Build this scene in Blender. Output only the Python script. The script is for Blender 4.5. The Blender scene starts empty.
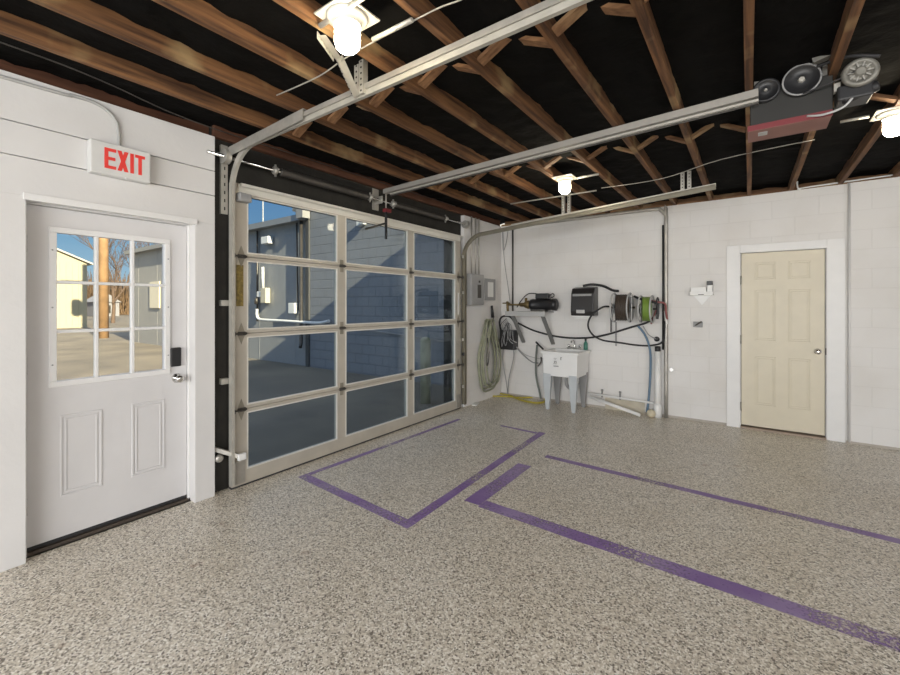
import bpy, bmesh, math, random
from mathutils import Vector, Matrix, noise
random.seed(7)
S = bpy.context.scene
COL = S.collection

# ------------------------------------------------------------------ camera
FPX, HOR, CAMH = 417.0, 305.0, 1.43
YAW = math.atan(300/417.0)
cam_d = bpy.data.cameras.new('camera'); cam = bpy.data.objects.new('camera', cam_d); COL.objects.link(cam)
cam_d.sensor_width = 36; cam_d.lens = FPX/900*36; cam_d.shift_y = -(337.5-HOR)/900
cam_d.clip_start = .05; cam_d.clip_end = 400
cam.location = (0, 0, CAMH); cam.rotation_euler = (math.pi/2, 0, YAW)
S.camera = cam
# ------------------------------------------------------------------ world, sun, large lights, exposure
S.view_settings.view_transform = 'Standard'; S.view_settings.look = 'None'
S.view_settings.gamma = 1; S.view_settings.use_curve_mapping = False
S.view_settings.exposure = 0.04
W = bpy.data.worlds.new('sky'); S.world = W; W.use_nodes = True
wn = W.node_tree.nodes; wl = W.node_tree.links
bg = wn['Background']; bg.inputs[1].default_value = 1.0
tc = wn.new('ShaderNodeTexCoord'); sx = wn.new('ShaderNodeSeparateXYZ'); rp = wn.new('ShaderNodeValToRGB')
wl.new(tc.outputs['Generated'], sx.inputs[0]); wl.new(sx.outputs[2], rp.inputs[0]); wl.new(rp.outputs[0], bg.inputs[0])
e = rp.color_ramp.elements
e[0].position = 0.0; e[0].color = (.44, .62, .74, 1)
e[1].position = .30; e[1].color = (.12, .28, .56, 1)
x_ = e.new(.12); x_.color = (.22, .42, .62, 1)
x_ = e.new(.55); x_.color = (.72, .84, 1.05, 1)
x_ = e.new(1.0); x_.color = (1.0, 1.12, 1.35, 1)
sun_d = bpy.data.lights.new('sun', 'SUN'); sun = bpy.data.objects.new('sun', sun_d); COL.objects.link(sun)
sun_d.energy = 15; sun_d.color = (1, .83, .56); sun_d.angle = math.radians(.6)
sun.rotation_euler = Vector((-1, .18, -.5)).to_track_quat('-Z', 'Y').to_euler()
def area(name, loc, d, sx_, sy_, p, col=(1, 1, 1)):
    l = bpy.data.lights.new(name, 'AREA'); l.shape = 'RECTANGLE'; l.size = sx_; l.size_y = sy_
    l.energy = p; l.color = col
    o = bpy.data.objects.new(name, l); COL.objects.link(o); o.location = loc
    o.rotation_euler = Vector(d).to_track_quat('-Z', 'Z').to_euler(); return o
area('rear_fill_light', (.6, -3.9, 1.7), (0, 1, -.42), 6.0, 1.7, 400, (1, .985, .96))  # unseen fill light added behind the camera to brighten the room
area('side_fill_light', (4.9, .4, 1.7), (-1, 0, -.45), 6.5, 1.7, 300, (1, .985, .96))  # second added fill light, out of view before the closed right wall
LAMP = 62.0

# ------------------------------------------------------------------ placing helpers (room frame: +Y along the garage door wall)
sn, cs = math.sin(YAW), math.cos(YAW)
def ray(px, py):
    l = (px-450)/FPX
    return (l*cs-sn, l*sn+cs, (HOR-py)/FPX)
def onX(px, py, X):
    r = ray(px, py); t = X/r[0]; return Vector((X, r[1]*t, CAMH+r[2]*t))
def onY(px, py, Y):
    r = ray(px, py); t = Y/r[1]; return Vector((r[0]*t, Y, CAMH+r[2]*t))
def onZ(px, py, Z):
    r = ray(px, py); t = (Z-CAMH)/r[2]; return Vector((r[0]*t, r[1]*t, Z))
XL, YF = -3.25, 5.93        # inner face of garage door wall, inner face of far wall
XR, YB = 5.0, -4.0          # right wall, wall behind the camera
ZW = 2.69                   # wall top = joist underside

# ------------------------------------------------------------------ materials
MATS = {}
def mat(name, col, rough=.6, metal=0, noise_amt=0, noise_scale=8, bump=0, bump_scale=60, col2=None, spec=None):
    if name in MATS: return MATS[name]
    m = bpy.data.materials.new(name); m.use_nodes = True; MATS[name] = m
    n, l = m.node_tree.nodes, m.node_tree.links; b = n['Principled BSDF']
    b.inputs['Base Color'].default_value = (*col, 1); b.inputs['Roughness'].default_value = rough
    b.inputs['Metallic'].default_value = metal
    if spec is not None: b.inputs['Specular IOR Level'].default_value = spec
    g = n.new('ShaderNodeNewGeometry')
    nz = n.new('ShaderNodeTexNoise'); nz.inputs['Scale'].default_value = noise_scale; nz.inputs['Detail'].default_value = 5
    l.new(g.outputs['Position'], nz.inputs['Vector'])
    c2 = col2 or tuple(c*(1-(noise_amt or .06)) for c in col)
    mx = n.new('ShaderNodeMix'); mx.data_type = 'RGBA'
    mx.inputs[6].default_value = (*col, 1); mx.inputs[7].default_value = (*c2, 1)
    mr = n.new('ShaderNodeMapRange'); mr.inputs[1].default_value = .35; mr.inputs[2].default_value = .65
    l.new(nz.outputs[0], mr.inputs[0]); l.new(mr.outputs[0], mx.inputs[0]); l.new(mx.outputs[2], b.inputs['Base Color'])
    if bump:
        n2 = n.new('ShaderNodeTexNoise'); n2.inputs['Scale'].default_value = bump_scale; n2.inputs['Detail'].default_value = 3
        l.new(g.outputs['Position'], n2.inputs['Vector'])
        bp = n.new('ShaderNodeBump'); bp.inputs['Strength'].default_value = bump; bp.inputs['Distance'].default_value = .01
        l.new(n2.outputs[0], bp.inputs['Height']); l.new(bp.outputs[0], b.inputs['Normal'])
    return m
def emis(name, col, st):
    m = bpy.data.materials.new(name); m.use_nodes = True; n, l = m.node_tree.nodes, m.node_tree.links
    n.remove(n['Principled BSDF']); em = n.new('ShaderNodeEmission'); em.inputs[0].default_value = (*col, 1); em.inputs[1].default_value = st
    l.new(em.outputs[0], n['Material Output'].inputs[0]); MATS[name] = m; return m
def glassmat(name, tint, refl):
    m = bpy.data.materials.new(name); m.use_nodes = True; n, l = m.node_tree.nodes, m.node_tree.links
    n.remove(n['Principled BSDF'])
    t = n.new('ShaderNodeBsdfTransparent'); t.inputs[0].default_value = (*tint, 1)
    g = n.new('ShaderNodeBsdfGlossy'); g.inputs['Roughness'].default_value = .02
    fr = n.new('ShaderNodeFresnel'); fr.inputs[0].default_value = 1.35
    mu = n.new('ShaderNodeMath'); mu.operation = 'MULTIPLY'; mu.inputs[1].default_value = refl
    mx = n.new('ShaderNodeMixShader'); l.new(fr.outputs[0], mu.inputs[0]); l.new(mu.outputs[0], mx.inputs[0])
    l.new(t.outputs[0], mx.inputs[1]); l.new(g.outputs[0], mx.inputs[2]); l.new(mx.outputs[0], n['Material Output'].inputs[0])
    MATS[name] = m; return m
def blockmat(name, col, mortar, swap, bw=.4, bh=.2, bump=.5, rough=.6, mix=.5, stain=(.9, .88, .85), msize=.01):
    """painted block masonry; swap: 'XZ' wall along x, 'YZ' wall along y"""
    m = bpy.data.materials.new(name); m.use_nodes = True; MATS[name] = m
    n, l = m.node_tree.nodes, m.node_tree.links; b = n['Principled BSDF']; b.inputs['Roughness'].default_value = rough
    g = n.new('ShaderNodeNewGeometry'); s = n.new('ShaderNodeSeparateXYZ'); c = n.new('ShaderNodeCombineXYZ')
    l.new(g.outputs['Position'], s.inputs[0]); l.new(s.outputs[0 if swap == 'XZ' else 1], c.inputs[0]); l.new(s.outputs[2], c.inputs[1])
    br = n.new('ShaderNodeTexBrick'); l.new(c.outputs[0], br.inputs[0])
    br.inputs['Scale'].default_value = 1; br.inputs['Mortar Size'].default_value = msize; br.inputs['Mortar Smooth'].default_value = .8
    br.inputs['Brick Width'].default_value = bw; br.inputs['Row Height'].default_value = bh
    br.inputs['Color1'].default_value = (*col, 1); br.inputs['Color2'].default_value = (*[k*.985 for k in col], 1)
    br.inputs['Mortar'].default_value = (*mortar, 1)
    nz = n.new('ShaderNodeTexNoise'); nz.inputs['Scale'].default_value = 1.7; nz.inputs['Detail'].default_value = 6
    l.new(g.outputs['Position'], nz.inputs['Vector'])
    mr = n.new('ShaderNodeMapRange'); mr.inputs[1].default_value = .45; mr.inputs[2].default_value = .8; mr.inputs[4].default_value = mix
    l.new(nz.outputs[0], mr.inputs[0])
    mx = n.new('ShaderNodeMix'); mx.data_type = 'RGBA'; mx.blend_type = 'MULTIPLY'
    l.new(mr.outputs[0], mx.inputs[0]); l.new(br.outputs[0], mx.inputs[6]); mx.inputs[7].default_value = (*stain, 1)
    l.new(mx.outputs[2], b.inputs['Base Color'])
    n2 = n.new('ShaderNodeTexNoise'); n2.inputs['Scale'].default_value = 45; l.new(g.outputs['Position'], n2.inputs['Vector'])
    ad = n.new('ShaderNodeMath'); ad.operation = 'MULTIPLY_ADD'; ad.inputs[1].default_value = -1; 
    l.new(br.outputs['Fac'], ad.inputs[0]); 
    m2 = n.new('ShaderNodeMath'); m2.operation = 'MULTIPLY'; m2.inputs[1].default_value = .5; l.new(n2.outputs[0], m2.inputs[0]); l.new(m2.outputs[0], ad.inputs[2])
    bp = n.new('ShaderNodeBump'); bp.inputs['Strength'].default_value = bump; bp.inputs['Distance'].default_value = .006
    l.new(ad.outputs[0], bp.inputs['Height']); l.new(bp.outputs[0], b.inputs['Normal'])
    return m
def woodmat(name, c1, c2, c3, axis=1):
    m = bpy.data.materials.new(name); m.use_nodes = True; MATS[name] = m
    n, l = m.node_tree.nodes, m.node_tree.links; b = n['Principled BSDF']; b.inputs['Roughness'].default_value = .75
    tc = n.new('ShaderNodeNewGeometry'); mp = n.new('ShaderNodeMapping')
    sc = [38, 38, 38]; sc[axis] = 2.2; mp.inputs['Scale'].default_value = sc; l.new(tc.outputs['Position'], mp.inputs[0])
    nz = n.new('ShaderNodeTexNoise'); nz.inputs['Scale'].default_value = 1; nz.inputs['Detail'].default_value = 6; l.new(mp.outputs[0], nz.inputs['Vector'])
    r = n.new('ShaderNodeValToRGB'); l.new(nz.outputs[0], r.inputs[0])
    r.color_ramp.elements[0].position = .32; r.color_ramp.elements[0].color = (*c1, 1)
    r.color_ramp.elements[1].position = .68; r.color_ramp.elements[1].color = (*c2, 1)
    # pale worn patches
    n2 = n.new('ShaderNodeTexNoise'); n2.inputs['Scale'].default_value = 2.6; n2.inputs['Detail'].default_value = 3; l.new(tc.outputs['Position'], n2.inputs['Vector'])
    mr = n.new('ShaderNodeMapRange'); mr.inputs[1].default_value = .56; mr.inputs[2].default_value = .68; mr.inputs[4].default_value = .7
    l.new(n2.outputs[0], mr.inputs[0])
    mx = n.new('ShaderNodeMix'); mx.data_type = 'RGBA'; l.new(mr.outputs[0], mx.inputs[0]); l.new(r.outputs[0], mx.inputs[6]); mx.inputs[7].default_value = (*c3, 1)
    l.new(mx.outputs[2], b.inputs['Base Color'])
    bp = n.new('ShaderNodeBump'); bp.inputs['Strength'].default_value = .3; bp.inputs['Distance'].default_value = .004
    l.new(nz.outputs[0], bp.inputs['Height']); l.new(bp.outputs[0], b.inputs['Normal'])
    return m
def floormat():
    m = bpy.data.materials.new('flake_floor'); m.use_nodes = True; MATS['floor'] = m
    n, l = m.node_tree.nodes, m.node_tree.links; b = n['Principled BSDF']
    g = n.new('ShaderNodeNewGeometry')
    v = n.new('ShaderNodeTexVoronoi'); v.inputs['Scale'].default_value = 140; l.new(g.outputs['Position'], v.inputs['Vector'])
    s = n.new('ShaderNodeSeparateColor'); l.new(v.outputs['Color'], s.inputs[0])
    r = n.new('ShaderNodeValToRGB'); r.color_ramp.interpolation = 'CONSTANT'; l.new(s.outputs[0], r.inputs[0])
    el = r.color_ramp.elements
    cols = [(0, (.19, .165, .13)), (.13, (.44, .395, .325)), (.32, (.64, .58, .49)), (.60, (.77, .715, .625)), (.84, (.92, .88, .81))]
    el[0].position = 0; el[0].color = (*cols[0][1], 1); el[1].position = cols[1][0]; el[1].color = (*cols[1][1], 1)
    for p, c in cols[2:]:
        q = el.new(p); q.color = (*c, 1)
    nz = n.new('ShaderNodeTexNoise'); nz.inputs['Scale'].default_value = 1.3; nz.inputs['Detail'].default_value = 5; l.new(g.outputs['Position'], nz.inputs['Vector'])
    mr = n.new('ShaderNodeMapRange'); mr.inputs[1].default_value = .4; mr.inputs[2].default_value = .72; mr.inputs[4].default_value = .35
    l.new(nz.outputs[0], mr.inputs[0])
    mx = n.new('ShaderNodeMix'); mx.data_type = 'RGBA'; mx.blend_type = 'MULTIPLY'; l.new(mr.outputs[0], mx.inputs[0]); l.new(r.outputs[0], mx.inputs[6])
    mx.inputs[7].default_value = (.80, .74, .64, 1)
    # a few brown scuffs
    n3 = n.new('ShaderNodeTexNoise'); n3.inputs['Scale'].default_value = 7; n3.inputs['Detail'].default_value = 2; l.new(g.outputs['Position'], n3.inputs['Vector'])
    m3 = n.new('ShaderNodeMapRange'); m3.inputs[1].default_value = .69; m3.inputs[2].default_value = .76; m3.inputs[4].default_value = .6; l.new(n3.outputs[0], m3.inputs[0])
    mx2 = n.new('ShaderNodeMix'); mx2.data_type = 'RGBA'; mx2.blend_type = 'MULTIPLY'; l.new(m3.outputs[0], mx2.inputs[0]); l.new(mx.outputs[2], mx2.inputs[6]); mx2.inputs[7].default_value = (.55, .42, .34, 1)
    l.new(mx2.outputs[2], b.inputs['Base Color'])
    rr = n.new('ShaderNodeMapRange'); rr.inputs[3].default_value = .24; rr.inputs[4].default_value = .42; l.new(nz.outputs[0], rr.inputs[0]); l.new(rr.outputs[0], b.inputs['Roughness'])
    bp = n.new('ShaderNodeBump'); bp.inputs['Strength'].default_value = .12; bp.inputs['Distance'].default_value = .002
    l.new(s.outputs[1], bp.inputs['Height']); l.new(bp.outputs[0], b.inputs['Normal'])
    return m
def tapemat():
    m = bpy.data.materials.new('purple_line'); m.use_nodes = True; MATS['purple'] = m
    n, l = m.node_tree.nodes, m.node_tree.links; b = n['Principled BSDF']; b.inputs['Roughness'].default_value = .45
    g = n.new('ShaderNodeNewGeometry')
    nz = n.new('ShaderNodeTexNoise'); nz.inputs['Scale'].default_value = 3.2; nz.inputs['Detail'].default_value = 4; l.new(g.outputs['Position'], nz.inputs['Vector'])
    r = n.new('ShaderNodeValToRGB'); l.new(nz.outputs[0], r.inputs[0])
    r.color_ramp.elements[0].position = .38; r.color_ramp.elements[0].color = (.25, .145, .40, 1)
    r.color_ramp.elements[1].position = .66; r.color_ramp.elements[1].color = (.36, .26, .50, 1)
    l.new(r.outputs[0], b.inputs['Base Color'])
    n2 = n.new('ShaderNodeTexNoise'); n2.inputs['Scale'].default_value = 60; n2.inputs['Detail'].default_value = 6; l.new(g.outputs['Position'], n2.inputs['Vector'])
    n4 = n.new('ShaderNodeTexNoise'); n4.inputs['Scale'].default_value = 2.2; n4.inputs['Detail'].default_value = 3; l.new(g.outputs['Position'], n4.inputs['Vector'])
    ad = n.new('ShaderNodeMath'); ad.operation = 'ADD'; l.new(n2.outputs[0], ad.inputs[0]); l.new(n4.outputs[0], ad.inputs[1])
    mr = n.new('ShaderNodeMapRange'); mr.inputs[1].default_value = .98; mr.inputs[2].default_value = 1.25; mr.inputs[3].default_value = .9; mr.inputs[4].default_value = .15; l.new(ad.outputs[0], mr.inputs[0])
    l.new(mr.outputs[0], b.inputs['Alpha'])
    return m
floormat(); tapemat()
WHITE = mat('white_paint', (.69, .68, .675), .5, noise_amt=.05, noise_scale=3, bump=.12, bump_scale=30)
TRIM = mat('white_gloss_trim', (.77, .765, .76), .4, noise_amt=.03)
DOORW = mat('door_white', (.66, .65, .655), .42, noise_amt=.04, noise_scale=5)
CREAM = mat('door_cream', (.66, .60, .47), .42, noise_amt=.04)
BLACK = mat('black_paint', (.022, .02, .016), .7, noise_amt=.4, bump=.3, bump_scale=25)
FOAM = mat('black_foam', (.005, .0045, .004), .95, noise_amt=.4, bump=.8, bump_scale=14, spec=.15)
ALU = mat('door_aluminium', (.58, .54, .47), .42, .35, noise_amt=.10, noise_scale=6)
ALUL = mat('bright_aluminium', (.80, .78, .72), .4, .3)
GALV = mat('galvanised_steel', (.50, .48, .44), .42, .55, noise_amt=.2, noise_scale=12)
GALVL = mat('galvanised_bright', (.52, .50, .45), .45, .4, noise_amt=.12, noise_scale=16)
STEELD = mat('dark_steel', (.12, .11, .10), .45, .6, noise_amt=.25)
GREY = mat('grey_enamel', (.30, .30, .30), .5)
GREYL = mat('light_grey', (.45, .45, .45), .5)
CHROME = mat('chrome', (.75, .74, .72), .18, 1)
BPL = mat('black_plastic', (.02, .02, .022), .4)
BRUB = mat('black_rubber', (.025, .025, .027), .6)
WPL = mat('white_plastic', (.80, .80, .79), .4, noise_amt=.03)
RED = mat('red_enamel', (.17, .02, .025), .5)
PINK = mat('faded_red', (.27, .12, .10), .55)
REDL = mat('sign_red', (.80, .045, .035), .45)
BRASS = mat('brass', (.30, .22, .10), .45, .6, noise_amt=.4)
HGREEN = mat('hose_green', (.17, .27, .045), .5)
HBROWN = mat('hose_brown', (.055, .04, .03), .6, noise_amt=.3)
HOLIVE = mat('hose_olive', (.30, .31, .22), .6, noise_amt=.2)
HBLUE = mat('hose_blue', (.13, .21, .30), .5)
YEL = mat('yellow_cord', (.50, .42, .05), .6)
RUBRED = mat('red_rubber', (.28, .10, .10), .6)
BOTG = mat('bottle_green', (.03, .17, .12), .3)
STICK = mat('brown_sticker', (.30, .22, .06), .6, noise_amt=.5, noise_scale=40)
PAPER = mat('paper', (.75, .75, .73), .8)
INK = mat('ink', (.05, .05, .05), .7)
woodmat('joist_wood', (.055, .022, .009), (.235, .11, .042), (.40, .28, .135), 1)
woodmat('rim_wood', (.075, .028, .013), (.15, .06, .030), (.16, .075, .045), 1)
woodmat('cross_wood', (.14, .065, .028), (.30, .16, .075), (.38, .27, .14), 0)
blockmat('wall_block', (.73, .715, .70), (.685, .67, .655), 'XZ', mix=.8, bump=.28, stain=(.88, .86, .83), msize=.005)
blockmat('wall_block_left', (.73, .715, .70), (.685, .67, .655), 'YZ', mix=.8, bump=.28, stain=(.88, .86, .83), msize=.005)
blockmat('grey_block', (.235, .25, .275), (.15, .16, .175), 'XZ', bump=.9, mix=.6, stain=(.82, .82, .84))
GLASS = glassmat('door_glass', (.80, .84, .86), .2)
GLASS2 = glassmat('entry_glass', (.96, .97, .96), .5)
JAR = emis('lamp_jar', (1.0, .86, .62), LAMP)

# ------------------------------------------------------------------ mesh builder
LOC = {}
class MB:
    def __init__(self): self.v = []; self.f = []; self.s = []
    def face(self, idx, sm=False): self.f.append(idx); self.s.append(sm)
    def box(self, a, b, rot=None, piv=None):
        x0, x1 = sorted((a[0], b[0])); y0, y1 = sorted((a[1], b[1])); z0, z1 = sorted((a[2], b[2]))
        P = [Vector(p) for p in ((x0,y0,z0),(x1,y0,z0),(x1,y1,z0),(x0,y1,z0),(x0,y0,z1),(x1,y0,z1),(x1,y1,z1),(x0,y1,z1))]
        if rot is not None:
            pv = Vector(piv) if piv is not None else (P[0]+P[6])/2
            P = [rot@(p-pv)+pv for p in P]
        k = len(self.v); self.v += P
        for q in ((0,3,2,1),(4,5,6,7),(0,1,5,4),(1,2,6,5),(2,3,7,6),(3,0,4,7)): self.face([k+i for i in q])
        return self
    def bar(self, p, q, w, t, up=(0,0,1)):
        """box beam from p to q; w along side, t along up-ish"""
        p, q = Vector(p), Vector(q); d = (q-p).normalized(); u = Vector(up)
        s = d.cross(u)
        if s.length < 1e-4: s = d.cross(Vector((1,0,0)))
        s.normalize(); u = s.cross(d).normalized()
        k = len(self.v)
        for c in (p, q):
            for a, b in ((-1,-1),(1,-1),(1,1),(-1,1)): self.v.append(c+s*a*w/2+u*b*t/2)
        for fc in ((0,1,2,3),(7,6,5,4),(0,4,5,1),(1,5,6,2),(2,6,7,3),(3,7,4,0)): self.face([k+i for i in fc])
        return self
    def tube(self, pts, r, n=8, smooth=0, cap=True):
        P = [Vector(p) for p in pts]
        if smooth: P = spline(P, smooth)
        rs = r if isinstance(r, (list, tuple)) else [r]*len(P)
        if len(rs) != len(P): rs = [rs[0]+(rs[-1]-rs[0])*i/(len(P)-1) for i in range(len(P))]
        k = len(self.v); prev = None
        for i, p in enumerate(P):
            d = (P[min(i+1, len(P)-1)]-P[max(i-1, 0)]).normalized()
            if prev is None:
                a = Vector((0,0,1)) if abs(d.z) < .9 else Vector((1,0,0)); u = d.cross(a).normalized()
            else:
                u = prev-d*prev.dot(d)
                u = u.normalized() if u.length > 1e-6 else d.orthogonal().normalized()
            prev = u; w = d.cross(u)
            for j in range(n):
                t = 2*math.pi*j/n; self.v.append(p+(u*math.cos(t)+w*math.sin(t))*rs[i])
        for i in range(len(P)-1):
            for j in range(n):
                a, b = k+i*n+j, k+i*n+(j+1)%n; self.face([a, b, b+n, a+n], True)
        if cap: self.face([k+j for j in reversed(range(n))]); self.face([k+(len(P)-1)*n+j for j in range(n)])
        return self
    def lathe(self, c, axis, prof, n=24, sm=True):
        """prof: list of (radius, height along axis)"""
        c = Vector(c); ax = Vector(axis).normalized(); u = ax.orthogonal().normalized(); w = ax.cross(u); k = len(self.v)
        for r, h in prof:
            for j in range(n):
                t = 2*math.pi*j/n; self.v.append(c+ax*h+(u*math.cos(t)+w*math.sin(t))*max(r, 1e-4))
        for i in range(len(prof)-1):
            for j in range(n):
                a, b = k+i*n+j, k+i*n+(j+1)%n; self.face([a, b, b+n, a+n], sm)
        self.face([k+j for j in reversed(range(n))]); self.face([k+(len(prof)-1)*n+j for j in range(n)])
        return self
    def prism(self, poly, ext):
        """poly: 3D points, ext: vector"""
        e_ = Vector(ext); P = [Vector(p) for p in poly]; n = len(P); k = len(self.v)
        self.v += P+[p+e_ for p in P]
        self.face([k+i for i in reversed(range(n))]); self.face([k+n+i for i in range(n)])
        for i in range(n): j = (i+1) % n; self.face([k+i, k+j, k+n+j, k+n+i])
        return self
    def build(self, name, m, parent=None, bevel=0, kind=None):
        o_ = Vector(LOC.get(parent.name, (0,0,0))) if parent else Vector((0,0,0))
        me = bpy.data.meshes.new(name); me.from_pydata([tuple(v-o_) for v in self.v], [], self.f)
        me.polygons.foreach_set('use_smooth', self.s); me.update()
        bm = bmesh.new(); bm.from_mesh(me); bmesh.ops.recalc_face_normals(bm, faces=bm.faces)
        bm.to_mesh(me); bm.free()
        me.materials.append(MATS[m] if isinstance(m, str) else m)
        o = bpy.data.objects.new(name, me); COL.objects.link(o)
        if parent: o.parent = parent
        LOC[o.name] = tuple(o_)
        if bevel:
            b = o.modifiers.new('bevel', 'BEVEL'); b.width = bevel; b.segments = 2; b.limit_method = 'ANGLE'; b.angle_limit = .6
        if kind: o['kind'] = kind
        return o
def spline(P, k):
    out = []
    for i in range(len(P)-1):
        p0, p1, p2, p3 = P[max(i-1, 0)], P[i], P[i+1], P[min(i+2, len(P)-1)]
        for j in range(k):
            t = j/k
            out.append(.5*((2*p1)+(p2-p0)*t+(2*p0-5*p1+4*p2-p3)*t*t+(3*p1-p0-3*p2+p3)*t**3))
    out.append(P[-1]); return out
def arc(c, u, w, r, a0, a1, n=12):
    c, u, w = Vector(c), Vector(u), Vector(w)
    return [c+u*r*math.cos(math.radians(a0+(a1-a0)*i/n))+w*r*math.sin(math.radians(a0+(a1-a0)*i/n)) for i in range(n+1)]
def tag(o, label, cat, group=None, kind=None):
    o['label'] = label; o['category'] = cat
    if group: o['group'] = group
    if kind: o['kind'] = kind
    return o
def thing(name, label, cat, loc=(0,0,0), group=None):
    o = bpy.data.objects.new(name, None); COL.objects.link(o); o.location = loc; o.empty_display_size = .1
    LOC[o.name] = tuple(loc); return tag(o, label, cat, group)
def struct(name, mb, m, parent=None, bevel=0): return mb.build(name, m, parent, bevel, 'structure')

# ================================================================== STRUCTURE
struct('floor', MB().box((XL-.06, YB, -.12), (XR, YF+.03, 0)), 'floor' and MATS['floor'])
WO = -3.55
# wall_left: painted board wall around the entry door, black lined garage opening, block part by the corner
DY0, DY1 = .503, 1.368     # entry opening
GY0, GY1, GZ = 1.56, 4.80, 2.42
w = MB()
w.box((WO, YB, 0), (XL-.02, .40, 2.035)); w.box((WO, .40, 0), (XL, DY0, 2.035)); w.box((WO, DY1, 0), (XL, 1.506, 2.035))
for z0, z1 in ((2.035, 2.243), (2.248, 2.427), (2.432, ZW)): w.box((XL-.03, YB, z0), (XL, 1.506, z1))
w.box((WO, YB, 2.035), (XL-.028, 1.506, ZW))
wl_ = struct('wall_left', w, WHITE, bevel=.0025)
b = MB()
b.box((WO, 1.5065, 0), (-3.31, 1.70, 2.86)); b.box((WO, 1.70, GZ-.06), (-3.31, 4.78, 2.86)); b.box((WO, 4.78, 0), (-3.31, 4.86, 2.86))
struct('trim_1', b, BLACK)
struct('wall_left_corner', MB().box((WO, 4.861, 0), (XL, YF+.3, ZW)), 'wall_block_left')
# far wall with the recess of the inner door
FX0, FX1, FZ = -.11, .675, 2.045
w = MB(); w.box((XL+.0005, YF, 0), (FX0-.002, YF+.28, ZW)); w.box((FX0-.002, YF, FZ), (FX1, YF+.28, ZW)); w.box((FX1, YF, 0), (.82, YF+.28, ZW))
w.box((.82, YF-.025, 0), (XR, YF+.28, ZW)); w.box((FX0, YF+.12, 0), (FX1, YF+.28, FZ))
struct('wall_back', w, 'wall_block')
struct('baseboard_back', MB().box((XL+.001, YF-.006, 0), (-.225, YF, .03)).box((.81, YF-.032, 0), (XR, YF-.025, .025)), mat('floor_cove', (.42, .38, .33), .6))
struct('wall_right', MB().box((XR, YB-.2, 0), (XR+.2, YF+.28, 2.86)), WHITE)
struct('wall_front', MB().box((WO, YB-.2, 0), (-2.6, YB, ZW)).box((3.8, YB-.2, 0), (XR, YB, ZW)).box((-2.6, YB-.2, 2.6), (3.8, YB, ZW)), WHITE)
# sill plates and rim boards above walls
struct('trim_2', MB().box((-3.52, YB, ZW), (-3.37, 1.505, 2.73)).box((-3.40, YB, ZW), (-3.345, 1.505, 2.92)).box((-3.309, 1.51, 2.70), (-3.27, YF, 2.92)), 'rim_wood')
struct('trim_3', MB().box((-3.26, YF+.02, ZW), (XR, YF+.20, ZW+.035)).box((-3.26, YF+.14, ZW+.035), (XR, YF+.18, 2.93)), 'cross_wood')
# ceiling of lumpy black foam with a flat roof above it
bm = bmesh.new()
nx, ny = 230, 260; grid = []
for j in range(ny+1):
    row = []
    for i in range(nx+1):
        x = -3.5+(XR+3.5)*i/nx; y = YB+(YF+.25-YB)*j/ny
        z = 2.782+.014*noise.noise(Vector((x*3.2, y*3.2, 1)))+.012*noise.noise(Vector((x*9, y*9, 4)))+.008*noise.noise(Vector((x*25, y*25, 4)))
        row.append(bm.verts.new((x, y, z)))
    grid.append(row)
for j in range(ny):
    for i in range(nx):
        f = bm.faces.new((grid[j][i], grid[j+1][i], grid[j+1][i+1], grid[j][i+1])); f.smooth = True
me = bpy.data.meshes.new('ceiling'); bm.to_mesh(me); bm.free(); me.materials.append(FOAM)
o = bpy.data.objects.new('ceiling', me); COL.objects.link(o); o['kind'] = 'structure'
struct('roof', MB().box((-3.56, YB-.3, 2.95), (XR+.2, YF+.3, 3.30)).box((-3.56, YB-.3, 3.3), (-3.40, YF+.3, 3.50)), BLACK)
struct('wall_left_outer', MB().box((-3.56, YB, 2.70), (-3.53, YF+.3, 2.95)), BLACK)

# ---- joists with cross bridging
JX = [-2.815, -2.405, -1.99, -1.585, -1.18, -.77, -.385, -.005, .37, .765, 1.16, 1.56, 1.96, 2.36, 2.76, 3.16, 3.56, 3.96, 4.36, 4.76]
ordn = ['first', 'second', 'third', 'fourth', 'fifth', 'sixth', 'seventh', 'eighth', 'ninth', 'tenth', 'eleventh', 'twelfth', 'thirteenth', 'fourteenth', 'fifteenth', 'sixteenth', 'seventeenth', 'eighteenth', 'nineteenth', 'twentieth']
for i, x in enumerate(JX):
    t = thing('ceiling_joist', 'rough brown wooden ceiling joist, %s one out from the garage door wall' % ordn[i], 'ceiling joist', (x, 1, ZW), 'ceiling joists')
    mb = MB(); n = 24
    # slightly uneven sawn board
    prof = []
    for k in range(n+1):
        y = YB+(YF+.13-YB)*k/n; dx = .004*noise.noise(Vector((x*7, y*.8, 0)))
        prof.append((x-.0195+dx, x+.0195+dx, y))
    k0 = len(mb.v)
    for a, c, y in prof: mb.v += [Vector((a, y, ZW)), Vector((c, y, ZW)), Vector((c, y, 2.93)), Vector((a, y, 2.93))]
    for k in range(n):
        for q in range(4):
            a = k0+4*k+q; c = k0+4*k+(q+1) % 4; mb.face([a, c, c+4, a+4])
    mb.face([k0+3, k0+2, k0+1, k0]); mb.face([k0+4*n+q for q in range(4)])
    mb.build('beam', 'joist_wood', t, .002)
    if i+1 < len(JX) and x < 2.5:
        x2 = JX[i+1]
        for yy in (1.92, 3.72):
            for sgn, dy in ((1, -.035), (-1, .035)):
                if sgn == 1: p, q = (x+.02, yy+dy, ZW+.025), (x2-.02, yy+dy, ZW+.20)
                else: p, q = (x2-.02, yy+dy, ZW+.025), (x+.02, yy+dy, ZW+.20)
                MB().bar(p, q, .06, .02).build('bridging_brace', 'cross_wood', t)

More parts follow.
